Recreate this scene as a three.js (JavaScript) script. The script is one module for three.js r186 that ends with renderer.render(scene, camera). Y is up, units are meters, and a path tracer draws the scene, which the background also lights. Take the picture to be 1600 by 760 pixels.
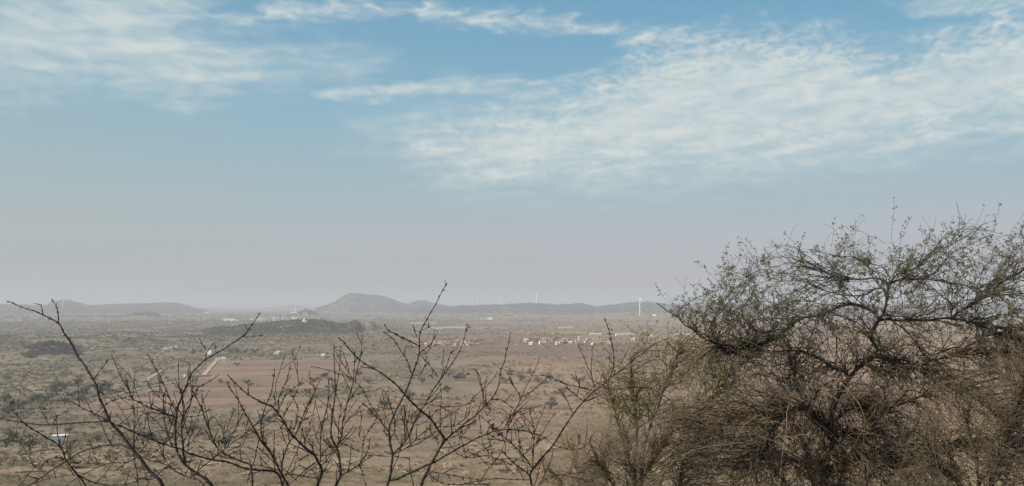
import * as THREE from 'three';

// ---------------------------------------------------------------- camera
const W = 1600, H = 760, FOC = 1209, EYE = 62, HORIZON = 478;
const D2R = Math.PI / 180;
const camera = new THREE.PerspectiveCamera(2 * Math.atan(H / 2 / FOC) / D2R, W / H, 0.05, 60000);
const PITCH = Math.atan((HORIZON - H / 2) / FOC);
camera.position.set(0, EYE, 0);
camera.rotation.set(PITCH, 0, 0);
const scene = new THREE.Scene();
const renderer = new THREE.WebGLRenderer();
renderer.toneMapping = THREE.LinearToneMapping;
const EXPOSURE = 1.82;
renderer.toneMappingExposure = EXPOSURE;
renderer.shadowMap.enabled = true;

// ---------------------------------------------------------------- helpers: random, noise
let seed = 20190217;
function rnd() { seed = (seed + 0x6D2B79F5) | 0; let t = Math.imul(seed ^ (seed >>> 15), 1 | seed); t = (t + Math.imul(t ^ (t >>> 7), 61 | t)) ^ t; return ((t ^ (t >>> 14)) >>> 0) / 4294967296; }
const rr = (a, b) => a + (b - a) * rnd();
const gauss = () => (rnd() + rnd() + rnd() + rnd() - 2) * 1.0;
const clamp = (v, a = 0, b = 1) => v < a ? a : v > b ? b : v;
const smooth = (a, b, v) => { const t = clamp((v - a) / (b - a)); return t * t * (3 - 2 * t); };
const lerp = (a, b, t) => a + (b - a) * t;
const GX = new Float32Array(65536), GY = new Float32Array(65536);
for (let i = 0; i < 65536; i++) { const a = rnd() * 6.2831853; GX[i] = Math.cos(a); GY[i] = Math.sin(a); }
function noise(x, y) {
  const xi = Math.floor(x), yi = Math.floor(y), fx = x - xi, fy = y - yi;
  const u = fx * fx * fx * (fx * (fx * 6 - 15) + 10), v = fy * fy * fy * (fy * (fy * 6 - 15) + 10);
  const x0 = (xi * 73) & 255, x1 = ((xi + 1) * 73) & 255, y0 = ((yi * 151) & 255) << 8, y1 = (((yi + 1) * 151) & 255) << 8;
  const a = GX[x0 | y0] * fx + GY[x0 | y0] * fy, b = GX[x1 | y0] * (fx - 1) + GY[x1 | y0] * fy;
  const c = GX[x0 | y1] * fx + GY[x0 | y1] * (fy - 1), d = GX[x1 | y1] * (fx - 1) + GY[x1 | y1] * (fy - 1);
  return (a + (b - a) * u + (c - a) * v + (a - b - c + d) * u * v) * 1.5;
}
function fbm(x, y, o = 4, g = 0.5) { let s = 0, a = 1, n = 0; for (let i = 0; i < o; i++) { s += a * noise(x, y); n += a; a *= g; x = x * 2.03 + 17.3; y = y * 2.03 - 9.1; } return s / n; }
function table(pts, x) { if (x <= pts[0][0]) return pts[0][1]; for (let i = 1; i < pts.length; i++) if (x < pts[i][0]) { const [x0, y0] = pts[i - 1], [x1, y1] = pts[i]; let t = (x - x0) / (x1 - x0); t = t * t * (3 - 2 * t) * 0.35 + t * 0.65; return y0 + (y1 - y0) * t; } return pts[pts.length - 1][1]; }

// a pixel of the photograph as a direction in the world
const cP = Math.cos(PITCH), sP = Math.sin(PITCH);
function ray(px, py) { const a = px - W / 2, b = H / 2 - py; return [a / FOC, (b * cP + FOC * sP) / FOC, (b * sP - FOC * cP) / FOC]; }   // length 1 along the view axis
function at(px, py, d) { const r = ray(px, py); return new THREE.Vector3(r[0] * d, EYE + r[1] * d, r[2] * d); }
function azel(px, py) { const r = ray(px, py); return [Math.atan2(r[0], -r[2]) / D2R, Math.atan2(r[1], Math.hypot(r[0], r[2])) / D2R]; }

// ---------------------------------------------------------------- sky
const SUN_AZ = -106 * D2R, SUN_EL = 31 * D2R;      // low afternoon sun, to the left and a little behind
const sunDir = new THREE.Vector3(Math.sin(SUN_AZ) * Math.cos(SUN_EL), Math.sin(SUN_EL), -Math.cos(SUN_AZ) * Math.cos(SUN_EL));
const lin = (c) => c.map((v) => { v /= 255; return v <= 0.04045 ? v / 12.92 : ((v + 0.055) / 1.055) ** 2.4; });
const AIR = [[0, lin([168, 163, 172])], [2, lin([178, 175, 183])], [5, lin([178, 185, 193])], [9, lin([159, 186, 199])], [14, lin([135, 180, 203])], [19, lin([116, 168, 198])], [26, lin([98, 152, 190])], [50, lin([74, 118, 166])], [90, lin([58, 98, 150])]];
function air(el) { for (let i = 1; i < AIR.length; i++) if (el < AIR[i][0]) { const t = (el - AIR[i - 1][0]) / (AIR[i][0] - AIR[i - 1][0]); return [0, 1, 2].map((k) => lerp(AIR[i - 1][1][k], AIR[i][1][k], t)); } return AIR[AIR.length - 1][1]; }
const poly = (pts) => pts.map(([x, y]) => azel(x, y));
function inside(p, x, y) {   // signed distance, positive inside
  let d = 1e9, s = false;
  for (let i = 0, j = p.length - 1; i < p.length; j = i++) {
    const [ax, ay] = p[j], [bx, by] = p[i], ex = bx - ax, ey = by - ay;
    const t = clamp(((x - ax) * ex + (y - ay) * ey) / (ex * ex + ey * ey));
    d = Math.min(d, Math.hypot(x - ax - ex * t, y - ay - ey * t));
    if ((ay > y) !== (by > y) && x < (bx - ax) * (y - ay) / (by - ay) + ax) s = !s;
  }
  return s ? d : -d;
}
// cloud banks: [outline, feather below/inside, strength, mottling]
const BANKS = [
  [poly([[1000, 75], [1090, 52], [1200, 42], [1330, 56], [1400, 78], [1480, 48], [1600, 16], [1760, -20], [1860, -10], [1860, 170], [1600, 192], [1400, 225], [1180, 255], [960, 268], [760, 285], [660, 250], [650, 215], [760, 188], [880, 142], [960, 108]]), 2.4, 1.0, 1, 0.22],
  [poly([[-60, 60], [40, 12], [150, -40], [330, -30], [300, 20], [230, 50], [300, 60], [380, 88], [345, 128], [292, 152], [240, 128], [150, 98], [60, 110], [-60, 100]]), 3.4, 0.9, 0.05, 0.06],
  [poly([[300, 24], [430, 10], [560, 2], [680, 4], [740, 14], [860, 22], [960, 38], [1060, 54], [1100, 74], [1020, 68], [930, 52], [830, 44], [740, 46], [690, 34], [640, 22], [500, 28], [400, 34]]), 0.7, 0.85, 0.5, 0.6],
  [poly([[490, 146], [560, 134], [620, 126], [720, 124], [850, 126], [860, 136], [740, 142], [660, 148], [580, 155]]), 0.55, 0.8, 0.3, 0.4],
  [poly([[1370, -10], [1700, -40], [1700, 22], [1560, 16], [1440, 18], [1390, 8]]), 0.8, 0.55, 0.4, 0.5],
  [poly([[240, 60], [420, 70], [600, 92], [560, 118], [380, 128], [260, 110]]), 2.8, 0.6, 0.05, 0.12],
  [poly([[640, 215], [900, 170], [1400, 150], [1800, 130], [1800, 195], [1560, 225], [1300, 280], [920, 320], [700, 310]]), 3.2, 0.55, 0.05, 0.15],
  [poly([[-80, -20], [300, -20], [270, 40], [350, 100], [330, 148], [180, 130], [40, 140], [-80, 120]]), 2.6, 0.42, 0.05, 0.15],
  [poly([[540, 190], [700, 150], [860, 140], [800, 230], [680, 262], [580, 240]]), 2.8, 0.4, 0.1, 0.15],
];
function skyTexture() {
  const SW = 4096, SH = 2048, data = new Float32Array(SW * SH * 4);
  const cloudA = lin([222, 226, 221]), cloudB = lin([190, 206, 210]), warmHaze = lin([168, 184, 178]);
  for (let j = 0; j < SH; j++) {
    const el = ((j + 0.5) / SH - 0.5) * 180, ec = Math.max(el, 0), base = air(ec), ce = Math.cos(el * D2R), se = Math.sin(el * D2R);
    for (let i = 0; i < SW; i++) {
      const o = (j * SW + i) * 4; data[o + 3] = 1;
      if (el < -0.2) { data[o] = base[0] * 0.5; data[o + 1] = base[1] * 0.46; data[o + 2] = base[2] * 0.4; continue; }
      const th = ((i + 0.5) / SW - 0.5) * 2 * Math.PI, x = Math.cos(th) * ce, z = Math.sin(th) * ce;
      const az = Math.atan2(x, -z) / D2R;
      let r = base[0], g = base[1], b = base[2];
      // paler, warmer air towards the sun
      const cs = Math.max(0, x * sunDir.x + se * sunDir.y + z * sunDir.z), toward = smooth(0.05, 1, 0.5 + 0.5 * Math.cos(az * D2R - SUN_AZ));
      const wh = toward * 0.95 * Math.exp(-ec / 14);
      r = lerp(r, warmHaze[0], wh); g = lerp(g, warmHaze[1], wh); b = lerp(b, warmHaze[2], wh);
      const gl = 0.5 * Math.pow(cs, 8) + 0.5 * Math.pow(cs, 60); r += gl * 0.55; g += gl * 0.5; b += gl * 0.4;
      // clouds
      let c = 0, bright = 0;
      if (ec < 60) {
        const inView = az > -44 && az < 44 && ec < 27;
        const st = 1 / (0.06 + se);                         // clouds flatten towards the horizon
        if (inView) {
          const wx = fbm(az * 0.22, ec * 0.7, 3), wy = fbm(az * 0.22 + 40, ec * 0.7, 3);
          const fine = fbm(az * 0.5 + wx * 1.5, ec * 1.3 + wy, 4, 0.5), streak = fbm(az * 0.16 + ec * 0.25, ec * 1.2 - az * 0.12, 4);
          const cell = fbm(az * 1.5 + wx * 2, ec * 3.6 + wy, 3, 0.6);
          for (const [p, feather, strength, mottle, tex] of BANKS) {
            const d = inside(p, az + wx * 1.3, ec + wy * 0.6);
            if (d < -feather) continue;
            let m = smooth(-feather * 0.7, feather, d + fine * feather * (0.3 + tex) + streak * feather * 0.5);
            const edge = 1 - smooth(0.0, 3.6, d);
            m *= 1 - mottle * (0.1 + 0.9 * edge) * smooth(-0.1, 0.3, cell) * 0.8;
            m *= 0.92 + tex * fine;
            c = 1 - (1 - c) * (1 - clamp(m * strength));
          }
          bright = clamp(0.5 + fine * 0.55 + streak * 0.8);
        }
        const fade = inView ? smooth(37, 44, Math.abs(az)) + smooth(22.5, 27, ec) : 1;
        if (fade > 0) {
          const ux = x * st * 1.1, uz = z * st * 1.1;
          const f = fbm(ux * 0.9 + 3, uz * 0.9, 5, 0.55) + 0.35 * fbm(ux * 3, uz * 3, 3);
          c = Math.max(c, 0.75 * smooth(0.02, 0.55, f) * smooth(6, 13, ec) * clamp(fade));
          bright = inView ? bright : clamp(0.5 + f);
        }
        c *= smooth(4, 11, ec) * 0.92;
      }
      const cr = lerp(cloudB[0], cloudA[0], bright), cg = lerp(cloudB[1], cloudA[1], bright), cb = lerp(cloudB[2], cloudA[2], bright);
      data[o] = lerp(r, cr, c) / EXPOSURE; data[o + 1] = lerp(g, cg, c) / EXPOSURE; data[o + 2] = lerp(b, cb, c) / EXPOSURE;
    }
  }
  const t = new THREE.DataTexture(data, SW, SH, THREE.RGBAFormat, THREE.FloatType);
  t.mapping = THREE.EquirectangularReflectionMapping; t.magFilter = THREE.LinearFilter; t.needsUpdate = true;
  return t;
}
const skyMap = skyTexture();
scene.background = skyMap;
scene.environment = skyMap;

// ---------------------------------------------------------------- sun and air
const sun = new THREE.DirectionalLight(new THREE.Color().setRGB(1, 0.85, 0.63), 3.9);
sun.position.copy(sunDir).multiplyScalar(400).add(new THREE.Vector3(0, 40, -150)); sun.target.position.set(0, 40, -150);
sun.castShadow = true; sun.shadow.radius = 2;
Object.assign(sun.shadow.camera, { left: -300, right: 300, top: 300, bottom: -300, near: 1, far: 1200 });
scene.add(sun, sun.target);
scene.fog = new THREE.FogExp2(new THREE.Color().setRGB(0.82, 0.88, 1.0), 0.00019);

// ---------------------------------------------------------------- terrain
const DROP = [[0, 1.6], [4, 3.0], [10, 5.4], [25, 9.2], [45, 12.6], [60, 14.8], [100, 21.5], [200, 36.5], [300, 47.5], [420, 57.5], [540, 61.2], [700, 62], [1e6, 62]];
const crest = (d, s, pts) => ({ d, s, pts: pts.map(([x, y]) => { const [a, e] = azel(x, y); return [a, EYE + d * Math.tan(e * D2R)]; }) });
const RIDGES = [
  crest(6800, 900, [[-900, 476], [-400, 480], [-100, 477], [0, 478], [70, 479.5], [84, 473], [105, 471], [120, 474], [137, 479], [200, 477], [250, 475], [276, 475.5], [292, 480], [312, 485], [330, 489]]),
  crest(8800, 1000, [[280, 485], [310, 481], [340, 482.5], [400, 482.5], [438, 479], [455, 476.5], [470, 479], [490, 481], [560, 480], [700, 481], [1000, 482]]),
  crest(6200, 480, [[484, 489.5], [500, 481.5], [512, 478.5], [525, 472.5], [531, 468], [537, 464], [543, 460.8], [550, 459.2], [557, 459.6], [566, 461], [575, 463], [587, 464], [600, 465.8], [608, 468], [616, 471], [625, 474], [632, 476], [638, 476.4], [646, 473.4], [657, 470.8], [664, 472], [671, 474.6], [682, 477.5], [702, 481], [725, 490]]),
  crest(5300, 560, [[590, 491.5], [680, 483], [740, 479], [762, 478], [800, 477], [832, 474.8], [850, 476], [868, 478.2], [890, 477.2], [906, 476], [919, 478.5], [933, 481.5], [945, 480], [962, 478], [985, 475], [1006, 474], [1030, 476], [1060, 479.5], [1100, 476], [1180, 478.5], [1300, 475], [1400, 478], [1500, 475], [1600, 477], [1800, 474], [2100, 480], [2600, 477]]),
  crest(4100, 260, [[195, 496], [215, 492.5], [232, 491], [244, 492.5], [252, 496.2]]),
  crest(4300, 240, [[448, 495], [466, 489.5], [478, 486.5], [488, 488], [500, 495]]),
  crest(1750, 190, [[286, 521], [305, 519], [318, 517], [332, 513], [344, 511], [358, 512], [376, 509], [400, 507], [430, 504], [455, 502], [480, 501], [500, 502], [528, 507], [542, 508], [553, 502], [566, 507.5], [578, 503.5], [592, 510.5], [612, 516], [650, 521]]),
  crest(1130, 75, [[40, 544], [60, 538], [80, 535], [100, 537.5], [122, 542], [135, 544.6]]),
  crest(1380, 90, [[-160, 531], [-60, 525], [0, 524.5], [24, 527], [50, 532.6]]),
  crest(1500, 90, [[140, 528], [165, 524.5], [190, 522.5], [215, 524], [245, 528]]),
];
function height(x, z) {
  const d = Math.hypot(x, z);
  const s = Math.max(0, -z * 0.78 + d * 0.34);
  let y = EYE - table(DROP, s);
  if (z > 0 && d > 200) y = Math.min(y, lerp(60, 0, smooth(200, 2200, d)));
  const az = Math.atan2(x, -z) / D2R;
  if (d > 900 && z < d * 0.3) for (const R of RIDGES) {
    const t = (d - R.d) / R.s; if (t < -2.6 || t > 2.6) continue;
    const wob = 1 + 0.35 * noise(az * 0.9 + R.d, d / R.s * 1.7);
    const top = table(R.pts, az + 0.12 * noise(az * 5, R.d)); if (top <= 0.6) continue;
    y += top * Math.exp(-t * t * wob * 1.4) ;
  }
  // rolling scrubland, gullies on the hill
  y += 2.6 * fbm(x / 260 + 5, z / 260, 3) * smooth(250, 700, d) * (1 + 1.6 * smooth(3000, 6000, d));
  y += 1.5 * fbm(x / 46, z / 46 + 8, 3) * smooth(25, 120, d) * (1 - smooth(700, 1400, d));
  y += 0.12 * noise(x * 0.9, z * 0.9) * (1 - smooth(60, 200, d));
  if (d > 3500) y += 15 * (0.25 - Math.abs(fbm(x / 520, z / 520, 4))) * smooth(3500, 5500, d) * clamp(y / 60);
  return y;
}
function ground(px, py) {   // where the sight line through a pixel meets the terrain
  const r = ray(px, py); let t = 15;
  while (t < 12000) { if (EYE + r[1] * t < height(r[0] * t, r[2] * t)) break; t *= 1.004; }
  let lo = t / 1.004, hi = t;
  for (let k = 0; k < 12; k++) { const m = (lo + hi) / 2; if (EYE + r[1] * m < height(r[0] * m, r[2] * m)) hi = m; else lo = m; }
  return new THREE.Vector3(r[0] * hi, height(r[0] * hi, r[2] * hi), r[2] * hi);
}
const land = (pts) => pts.map(([x, y]) => { const g = ground(x, y); return [g.x, g.z]; });
// ploughed fields, fallow plots and bare strips, as outlines on the ground: [outline, colour, furrows]
const FIELDS = [
  [land([[322, 566], [420, 562], [528, 562], [566, 568], [600, 580], [560, 594], [500, 606], [400, 618], [310, 612], [300, 590]]), [0.33, 0.218, 0.15], 1],
  [land([[225, 606], [300, 592], [312, 612], [400, 618], [440, 628], [420, 640], [280, 648], [170, 650], [100, 648], [150, 626]]), [0.335, 0.228, 0.155], 1],
  [land([[255, 582], [305, 568], [322, 568], [300, 590], [262, 592]]), [0.27, 0.185, 0.135], 1],
  [land([[60, 634], [140, 622], [230, 610], [240, 618], [150, 636], [90, 650]]), [0.27, 0.2, 0.15], 0],
  [land([[120, 614], [170, 602], [186, 604], [150, 622]]), [0.3, 0.225, 0.165], 0],
  [land([[640, 562], [740, 562], [745, 572], [660, 576]]), [0.31, 0.23, 0.16], 0],
  [land([[640, 514], [740, 510], [745, 513], [650, 517]]), [0.36, 0.29, 0.23], 0],
  [land([[640, 536], [760, 534], [900, 538], [1040, 536], [1200, 545], [1000, 560], [760, 556], [640, 548]]), [0.27, 0.175, 0.13], 0],
  [land([[740, 524], [870, 524], [930, 530], [880, 534], [750, 532]]), [0.3, 0.2, 0.15], 0],
  [land([[940, 514], [1060, 508], [1300, 512], [1300, 520], [1000, 522]]), [0.3, 0.21, 0.16], 0],
  [land([[700, 505], [860, 503], [860, 506], [720, 508]]), [0.33, 0.27, 0.21], 0],
  [land([[430, 558], [500, 552], [520, 555], [470, 561]]), [0.28, 0.22, 0.16], 0],
  [land([[860, 500], [960, 498], [960, 501], [870, 503]]), [0.33, 0.26, 0.2], 0],
  [land([[730, 618], [790, 612], [800, 628], [740, 636]]), [0.33, 0.21, 0.14], 0],
];
for (const f of FIELDS) { f.box = [Math.min(...f[0].map((p) => p[0])), Math.max(...f[0].map((p) => p[0])), Math.min(...f[0].map((p) => p[1])), Math.max(...f[0].map((p) => p[1]))]; }
function fieldAt(x, z) {
  for (const f of FIELDS) { const b = f.box; if (x < b[0] || x > b[1] || z < b[2] || z > b[3]) continue; if (inside(f[0], x, z) > 0) return f; }
  return null;
}
// how green the scrub is: the left of the valley is greener, the right redder and barer
function greenness(x, z) { const d = Math.hypot(x, z), az = Math.atan2(x, -z) / D2R; return clamp(0.42 - az * 0.026 + 0.5 * fbm(x / 300, z / 300 + 4, 3) - 0.45 * (1 - smooth(430, 620, d))); }
// dark woods on the middle ridge and on the small hill beside it
function wooded(x, z) { const d = Math.hypot(x, z), az = Math.atan2(x, -z) / D2R; const a = smooth(-23, -20.5, az) * (1 - smooth(-12.5, -9, az)) * smooth(1430, 1600, d) * (1 - smooth(1820, 2000, d)), b = smooth(-32.5, -31.5, az) * (1 - smooth(-29.5, -28.5, az)) * smooth(1040, 1080, d) * (1 - smooth(1160, 1210, d)); return clamp(Math.max(a, b) * (1 + 0.8 * fbm(x / 60, z / 60, 3))); }
// bare soil by place: red earth on the right of the valley, olive-brown under the green scrub, tan on the stony hillside
function soil(x, z) {
  const d = Math.hypot(x, z), g = greenness(x, z), n = fbm(x / 90, z / 90, 4), n2 = fbm(x / 17 + 9, z / 17, 3);
  const wv = 15 * fbm(x / 75, z / 75 + 3, 3), f = fieldAt(x + n2 * 7 + wv, z + n2 * 6 - wv * 0.8);
  let c;
  if (f) {
    c = f[1].slice();
    const band = f[2] ? 0.5 * noise(7.7 + x / 300, (z + x * 0.12) / 19) + 0.16 * noise(x / 90, (z + x * 0.12) / 6) : 0.3 * n2 + 0.3 * fbm(x / 120, z / 40, 3);
    c = c.map((v) => v * (1 + band + 0.18 * n));
  } else {
    const red = [0.4, 0.268, 0.174], olive = [0.29, 0.232, 0.147], tan = [0.4, 0.295, 0.185];
    const t = smooth(450, 220, d);
    c = [0, 1, 2].map((k) => lerp(lerp(red[k], olive[k], smooth(0.2, 0.6, g)), tan[k], t));
        const w = wooded(x, z); c = [0, 1, 2].map((k) => lerp(c[k], [0.17, 0.15, 0.115][k], w));
    const s = 1 + 0.5 * n + 0.4 * n2 + 0.25 * fbm(x / 240, z / 240, 3);
    c = c.map((v) => v * clamp(s, 0.5, 1.6));
    if (n > 0.3) { const p = smooth(0.3, 0.45, n) * 0.5; c = [lerp(c[0], 0.33, p), lerp(c[1], 0.255, p), lerp(c[2], 0.19, p)]; }
  }
  return c;
}
function noiseMap(size, f, lo, hi, srgb) {   // tileable grain
  const data = new Uint8Array(size * size * 4);
  const tile = (u, v, s) => { const a = (1 - u) * (1 - v), b = u * (1 - v), c = (1 - u) * v, e = u * v; return f(u * s, v * s) * a + f(u * s - s, v * s) * b + f(u * s, v * s - s) * c + f(u * s - s, v * s - s) * e; };
  for (let j = 0; j < size; j++) for (let i = 0; i < size; i++) {
    const v = clamp(0.5 + tile(i / size, j / size, 1)), o = (j * size + i) * 4;
    data[o] = data[o + 1] = data[o + 2] = lerp(lo, hi, v); data[o + 3] = 255;
  }
  const t = new THREE.DataTexture(data, size, size); t.wrapS = t.wrapT = THREE.RepeatWrapping; t.magFilter = THREE.LinearFilter; t.minFilter = THREE.LinearMipmapLinearFilter; t.generateMipmaps = true;
  if (srgb) t.colorSpace = THREE.SRGBColorSpace; t.needsUpdate = true; return t;
}
const grain = noiseMap(512, (u, v) => 0.9 * fbm(u * 24, v * 24, 5, 0.7), 150, 255, true);
const soilMat = new THREE.MeshStandardMaterial({ vertexColors: true, roughness: 0.97, map: grain, bumpMap: grain, bumpScale: 0.12 });
{
  const azs = [], rs = [];
  for (let i = 0; i <= 90; i++) azs.push(-180 + i * 138 / 90);
  for (let i = 1; i <= 740; i++) azs.push(-42 + i * 84 / 740);
  for (let i = 1; i < 90; i++) azs.push(42 + i * 138 / 90);
  rs.push(0.4); while (rs[rs.length - 1] < 15500) { const r = rs[rs.length - 1]; rs.push(r < 40 ? r * 1.06 : r < 4000 ? r * 1.0125 : r * 1.012); }
  const nA = azs.length, nR = rs.length, pos = new Float32Array(nA * nR * 3 + 3), col = new Float32Array(nA * nR * 3 + 3), uv = new Float32Array(nA * nR * 2 + 2), idx = [];
  for (let j = 0; j < nR; j++) for (let i = 0; i < nA; i++) {
    const a = azs[i] * D2R, x = Math.sin(a) * rs[j], z = -Math.cos(a) * rs[j], k = j * nA + i;
    pos.set([x, height(x, z), z], k * 3); col.set(soil(x, z), k * 3); uv.set([x / 21, z / 21], k * 2);
    if (j + 1 < nR) { const i2 = (i + 1) % nA, a0 = k, b0 = j * nA + i2, c0 = a0 + nA, d0 = b0 + nA; idx.push(a0, c0, b0, b0, c0, d0); }
  }
  const k0 = nA * nR; pos.set([0, height(0, 0), 0], k0 * 3); col.set(soil(0, 0.1), k0 * 3);
  for (let i = 0; i < nA; i++) idx.push(k0, i, (i + 1) % nA);
  for (let q = 0; q < idx.length; q += 3) { const t = idx[q + 1]; idx[q + 1] = idx[q + 2]; idx[q + 2] = t; }
  const g = new THREE.BufferGeometry();
  g.setAttribute('position', new THREE.BufferAttribute(pos, 3)); g.setAttribute('color', new THREE.BufferAttribute(col, 3)); g.setAttribute('uv', new THREE.BufferAttribute(uv, 2)); g.setIndex(idx); g.computeVertexNormals();
  const m = new THREE.Mesh(g, soilMat); m.name = 'ground';
  m.userData = { kind: 'structure', label: 'dry brown valley floor with scrubland, fields and far hazy hills', category: 'ground' };
  scene.add(m);
  console.log('ground', nA, nR, idx.length / 3);
}

// ---------------------------------------------------------------- mesh builder
class MB {
  constructor() { this.p = []; this.n = []; this.c = null; this.i = []; }
  get tris() { return this.i.length / 3; }
  vert(x, y, z, nx, ny, nz) { this.p.push(x, y, z); this.n.push(nx, ny, nz); return this.p.length / 3 - 1; }
  tube(pts, rad, sides = 5, closeEnd = true) {
    const n = pts.length; let ux = 0, uy = 0, uz = 0, first = this.p.length / 3;
    for (let k = 0; k < n; k++) {
      const a = pts[Math.max(0, k - 1)], b = pts[Math.min(n - 1, k + 1)];
      let tx = b.x - a.x, ty = b.y - a.y, tz = b.z - a.z; const l = Math.hypot(tx, ty, tz) || 1; tx /= l; ty /= l; tz /= l;
      if (k === 0) { if (Math.abs(ty) < 0.8) { ux = tz; uy = 0; uz = -tx; } else { ux = 0; uy = -tz; uz = ty; } }
      const dt = ux * tx + uy * ty + uz * tz; ux -= dt * tx; uy -= dt * ty; uz -= dt * tz; const ul = Math.hypot(ux, uy, uz) || 1; ux /= ul; uy /= ul; uz /= ul;
      const vx = ty * uz - tz * uy, vy = tz * ux - tx * uz, vz = tx * uy - ty * ux, r = typeof rad === 'number' ? rad : rad[k];
      for (let s = 0; s < sides; s++) { const c = Math.cos(s / sides * 6.2831853), q = Math.sin(s / sides * 6.2831853), nx = ux * c + vx * q, ny = uy * c + vy * q, nz = uz * c + vz * q; this.vert(pts[k].x + nx * r, pts[k].y + ny * r, pts[k].z + nz * r, nx, ny, nz); }
      if (k) { const o = first + k * sides, w = o - sides; for (let s = 0; s < sides; s++) { const s2 = (s + 1) % sides; this.i.push(w + s, w + s2, o + s, o + s, w + s2, o + s2); } }
    }
    if (closeEnd) { const o = first + (n - 1) * sides; for (let s = 1; s + 1 < sides; s++) this.i.push(o, o + s, o + s + 1); }
  }
  cone(p, dir, len, r) {   // a thorn
    const t = p.clone().addScaledVector(dir, len); this.tube([p, t], [r, r * 0.15], 3, false);
  }
  leaf(p, dir, side, len, wid) {   // a folded leaflet of two halves
    const nx = dir.y * side.z - dir.z * side.y, ny = dir.z * side.x - dir.x * side.z, nz = dir.x * side.y - dir.y * side.x, f = 0.25 * wid;
    const mid = 0.5 * len;
    const a = this.vert(p.x, p.y, p.z, nx, ny, nz), e = this.vert(p.x + dir.x * len, p.y + dir.y * len, p.z + dir.z * len, nx, ny, nz);
    const l = this.vert(p.x + dir.x * mid + side.x * wid + nx * f, p.y + dir.y * mid + side.y * wid + ny * f, p.z + dir.z * mid + side.z * wid + nz * f, nx, ny, nz);
    const r = this.vert(p.x + dir.x * mid - side.x * wid + nx * f, p.y + dir.y * mid - side.y * wid + ny * f, p.z + dir.z * mid - side.z * wid + nz * f, nx, ny, nz);
    this.i.push(a, r, e, a, e, l);
  }
  quad(a, b, c, d) {
    const ux = b.x - a.x, uy = b.y - a.y, uz = b.z - a.z, vx = d.x - a.x, vy = d.y - a.y, vz = d.z - a.z; let nx = uy * vz - uz * vy, ny = uz * vx - ux * vz, nz = ux * vy - uy * vx; const l = Math.hypot(nx, ny, nz) || 1; nx /= l; ny /= l; nz /= l;
    const o = this.p.length / 3; for (const q of [a, b, c, d]) this.vert(q.x, q.y, q.z, nx, ny, nz); this.i.push(o, o + 1, o + 2, o, o + 2, o + 3);
  }
  box(x0, x1, y0, y1, z0, z1) {
    const v = (x, y, z) => new THREE.Vector3(x, y, z);
    this.quad(v(x0, y0, z1), v(x1, y0, z1), v(x1, y1, z1), v(x0, y1, z1)); this.quad(v(x1, y0, z0), v(x0, y0, z0), v(x0, y1, z0), v(x1, y1, z0));
    this.quad(v(x1, y0, z1), v(x1, y0, z0), v(x1, y1, z0), v(x1, y1, z1)); this.quad(v(x0, y0, z0), v(x0, y0, z1), v(x0, y1, z1), v(x0, y1, z0));
    this.quad(v(x0, y1, z1), v(x1, y1, z1), v(x1, y1, z0), v(x0, y1, z0)); this.quad(v(x0, y0, z0), v(x1, y0, z0), v(x1, y0, z1), v(x0, y0, z1));
  }
  geo(origin) {
    const g = new THREE.BufferGeometry(); const p = new Float32Array(this.p);
    if (origin) for (let k = 0; k < p.length; k += 3) { p[k] -= origin.x; p[k + 1] -= origin.y; p[k + 2] -= origin.z; }
    g.setAttribute('position', new THREE.BufferAttribute(p, 3)); g.setAttribute('normal', new THREE.BufferAttribute(new Float32Array(this.n), 3)); g.setIndex(this.i); return g;
  }
}
const taken = {};
function numbered(n) { const k = taken[n] = (taken[n] ?? -1) + 1; return k ? n + '_' + String(k).padStart(3, '0') : n; }
function put(name, geo, mat, parent = scene) { const m = new THREE.Mesh(geo, mat); m.name = parent === scene ? numbered(name) : name; m.castShadow = m.receiveShadow = true; parent.add(m); return m; }
function thing(name, label, category, p, group, turn = 0) { const g = new THREE.Group(); g.name = numbered(name); g.position.copy(p); g.rotation.y = turn; g.userData = { label, category }; if (group) g.userData.group = group; scene.add(g); return g; }
function copy(o, p, turn, s = 1, label) { const c = o.clone(); c.name = numbered(o.name.replace(/_\d{3}$/, '')); c.userData = { ...o.userData }; if (label) c.userData.label = label; c.position.copy(p); c.rotation.y = turn; c.scale.setScalar(s); scene.add(c); return c; }
const V = (x, y, z) => new THREE.Vector3(x, y, z);
const M = (r, g, b, o = {}) => new THREE.MeshStandardMaterial({ color: new THREE.Color().setRGB(r, g, b), roughness: 0.9, ...o });
function rv() { for (;;) { const v = V(rr(-1, 1), rr(-1, 1), rr(-1, 1)), l = v.length(); if (l > 0.1 && l < 1) return v.divideScalar(l); } }

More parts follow.
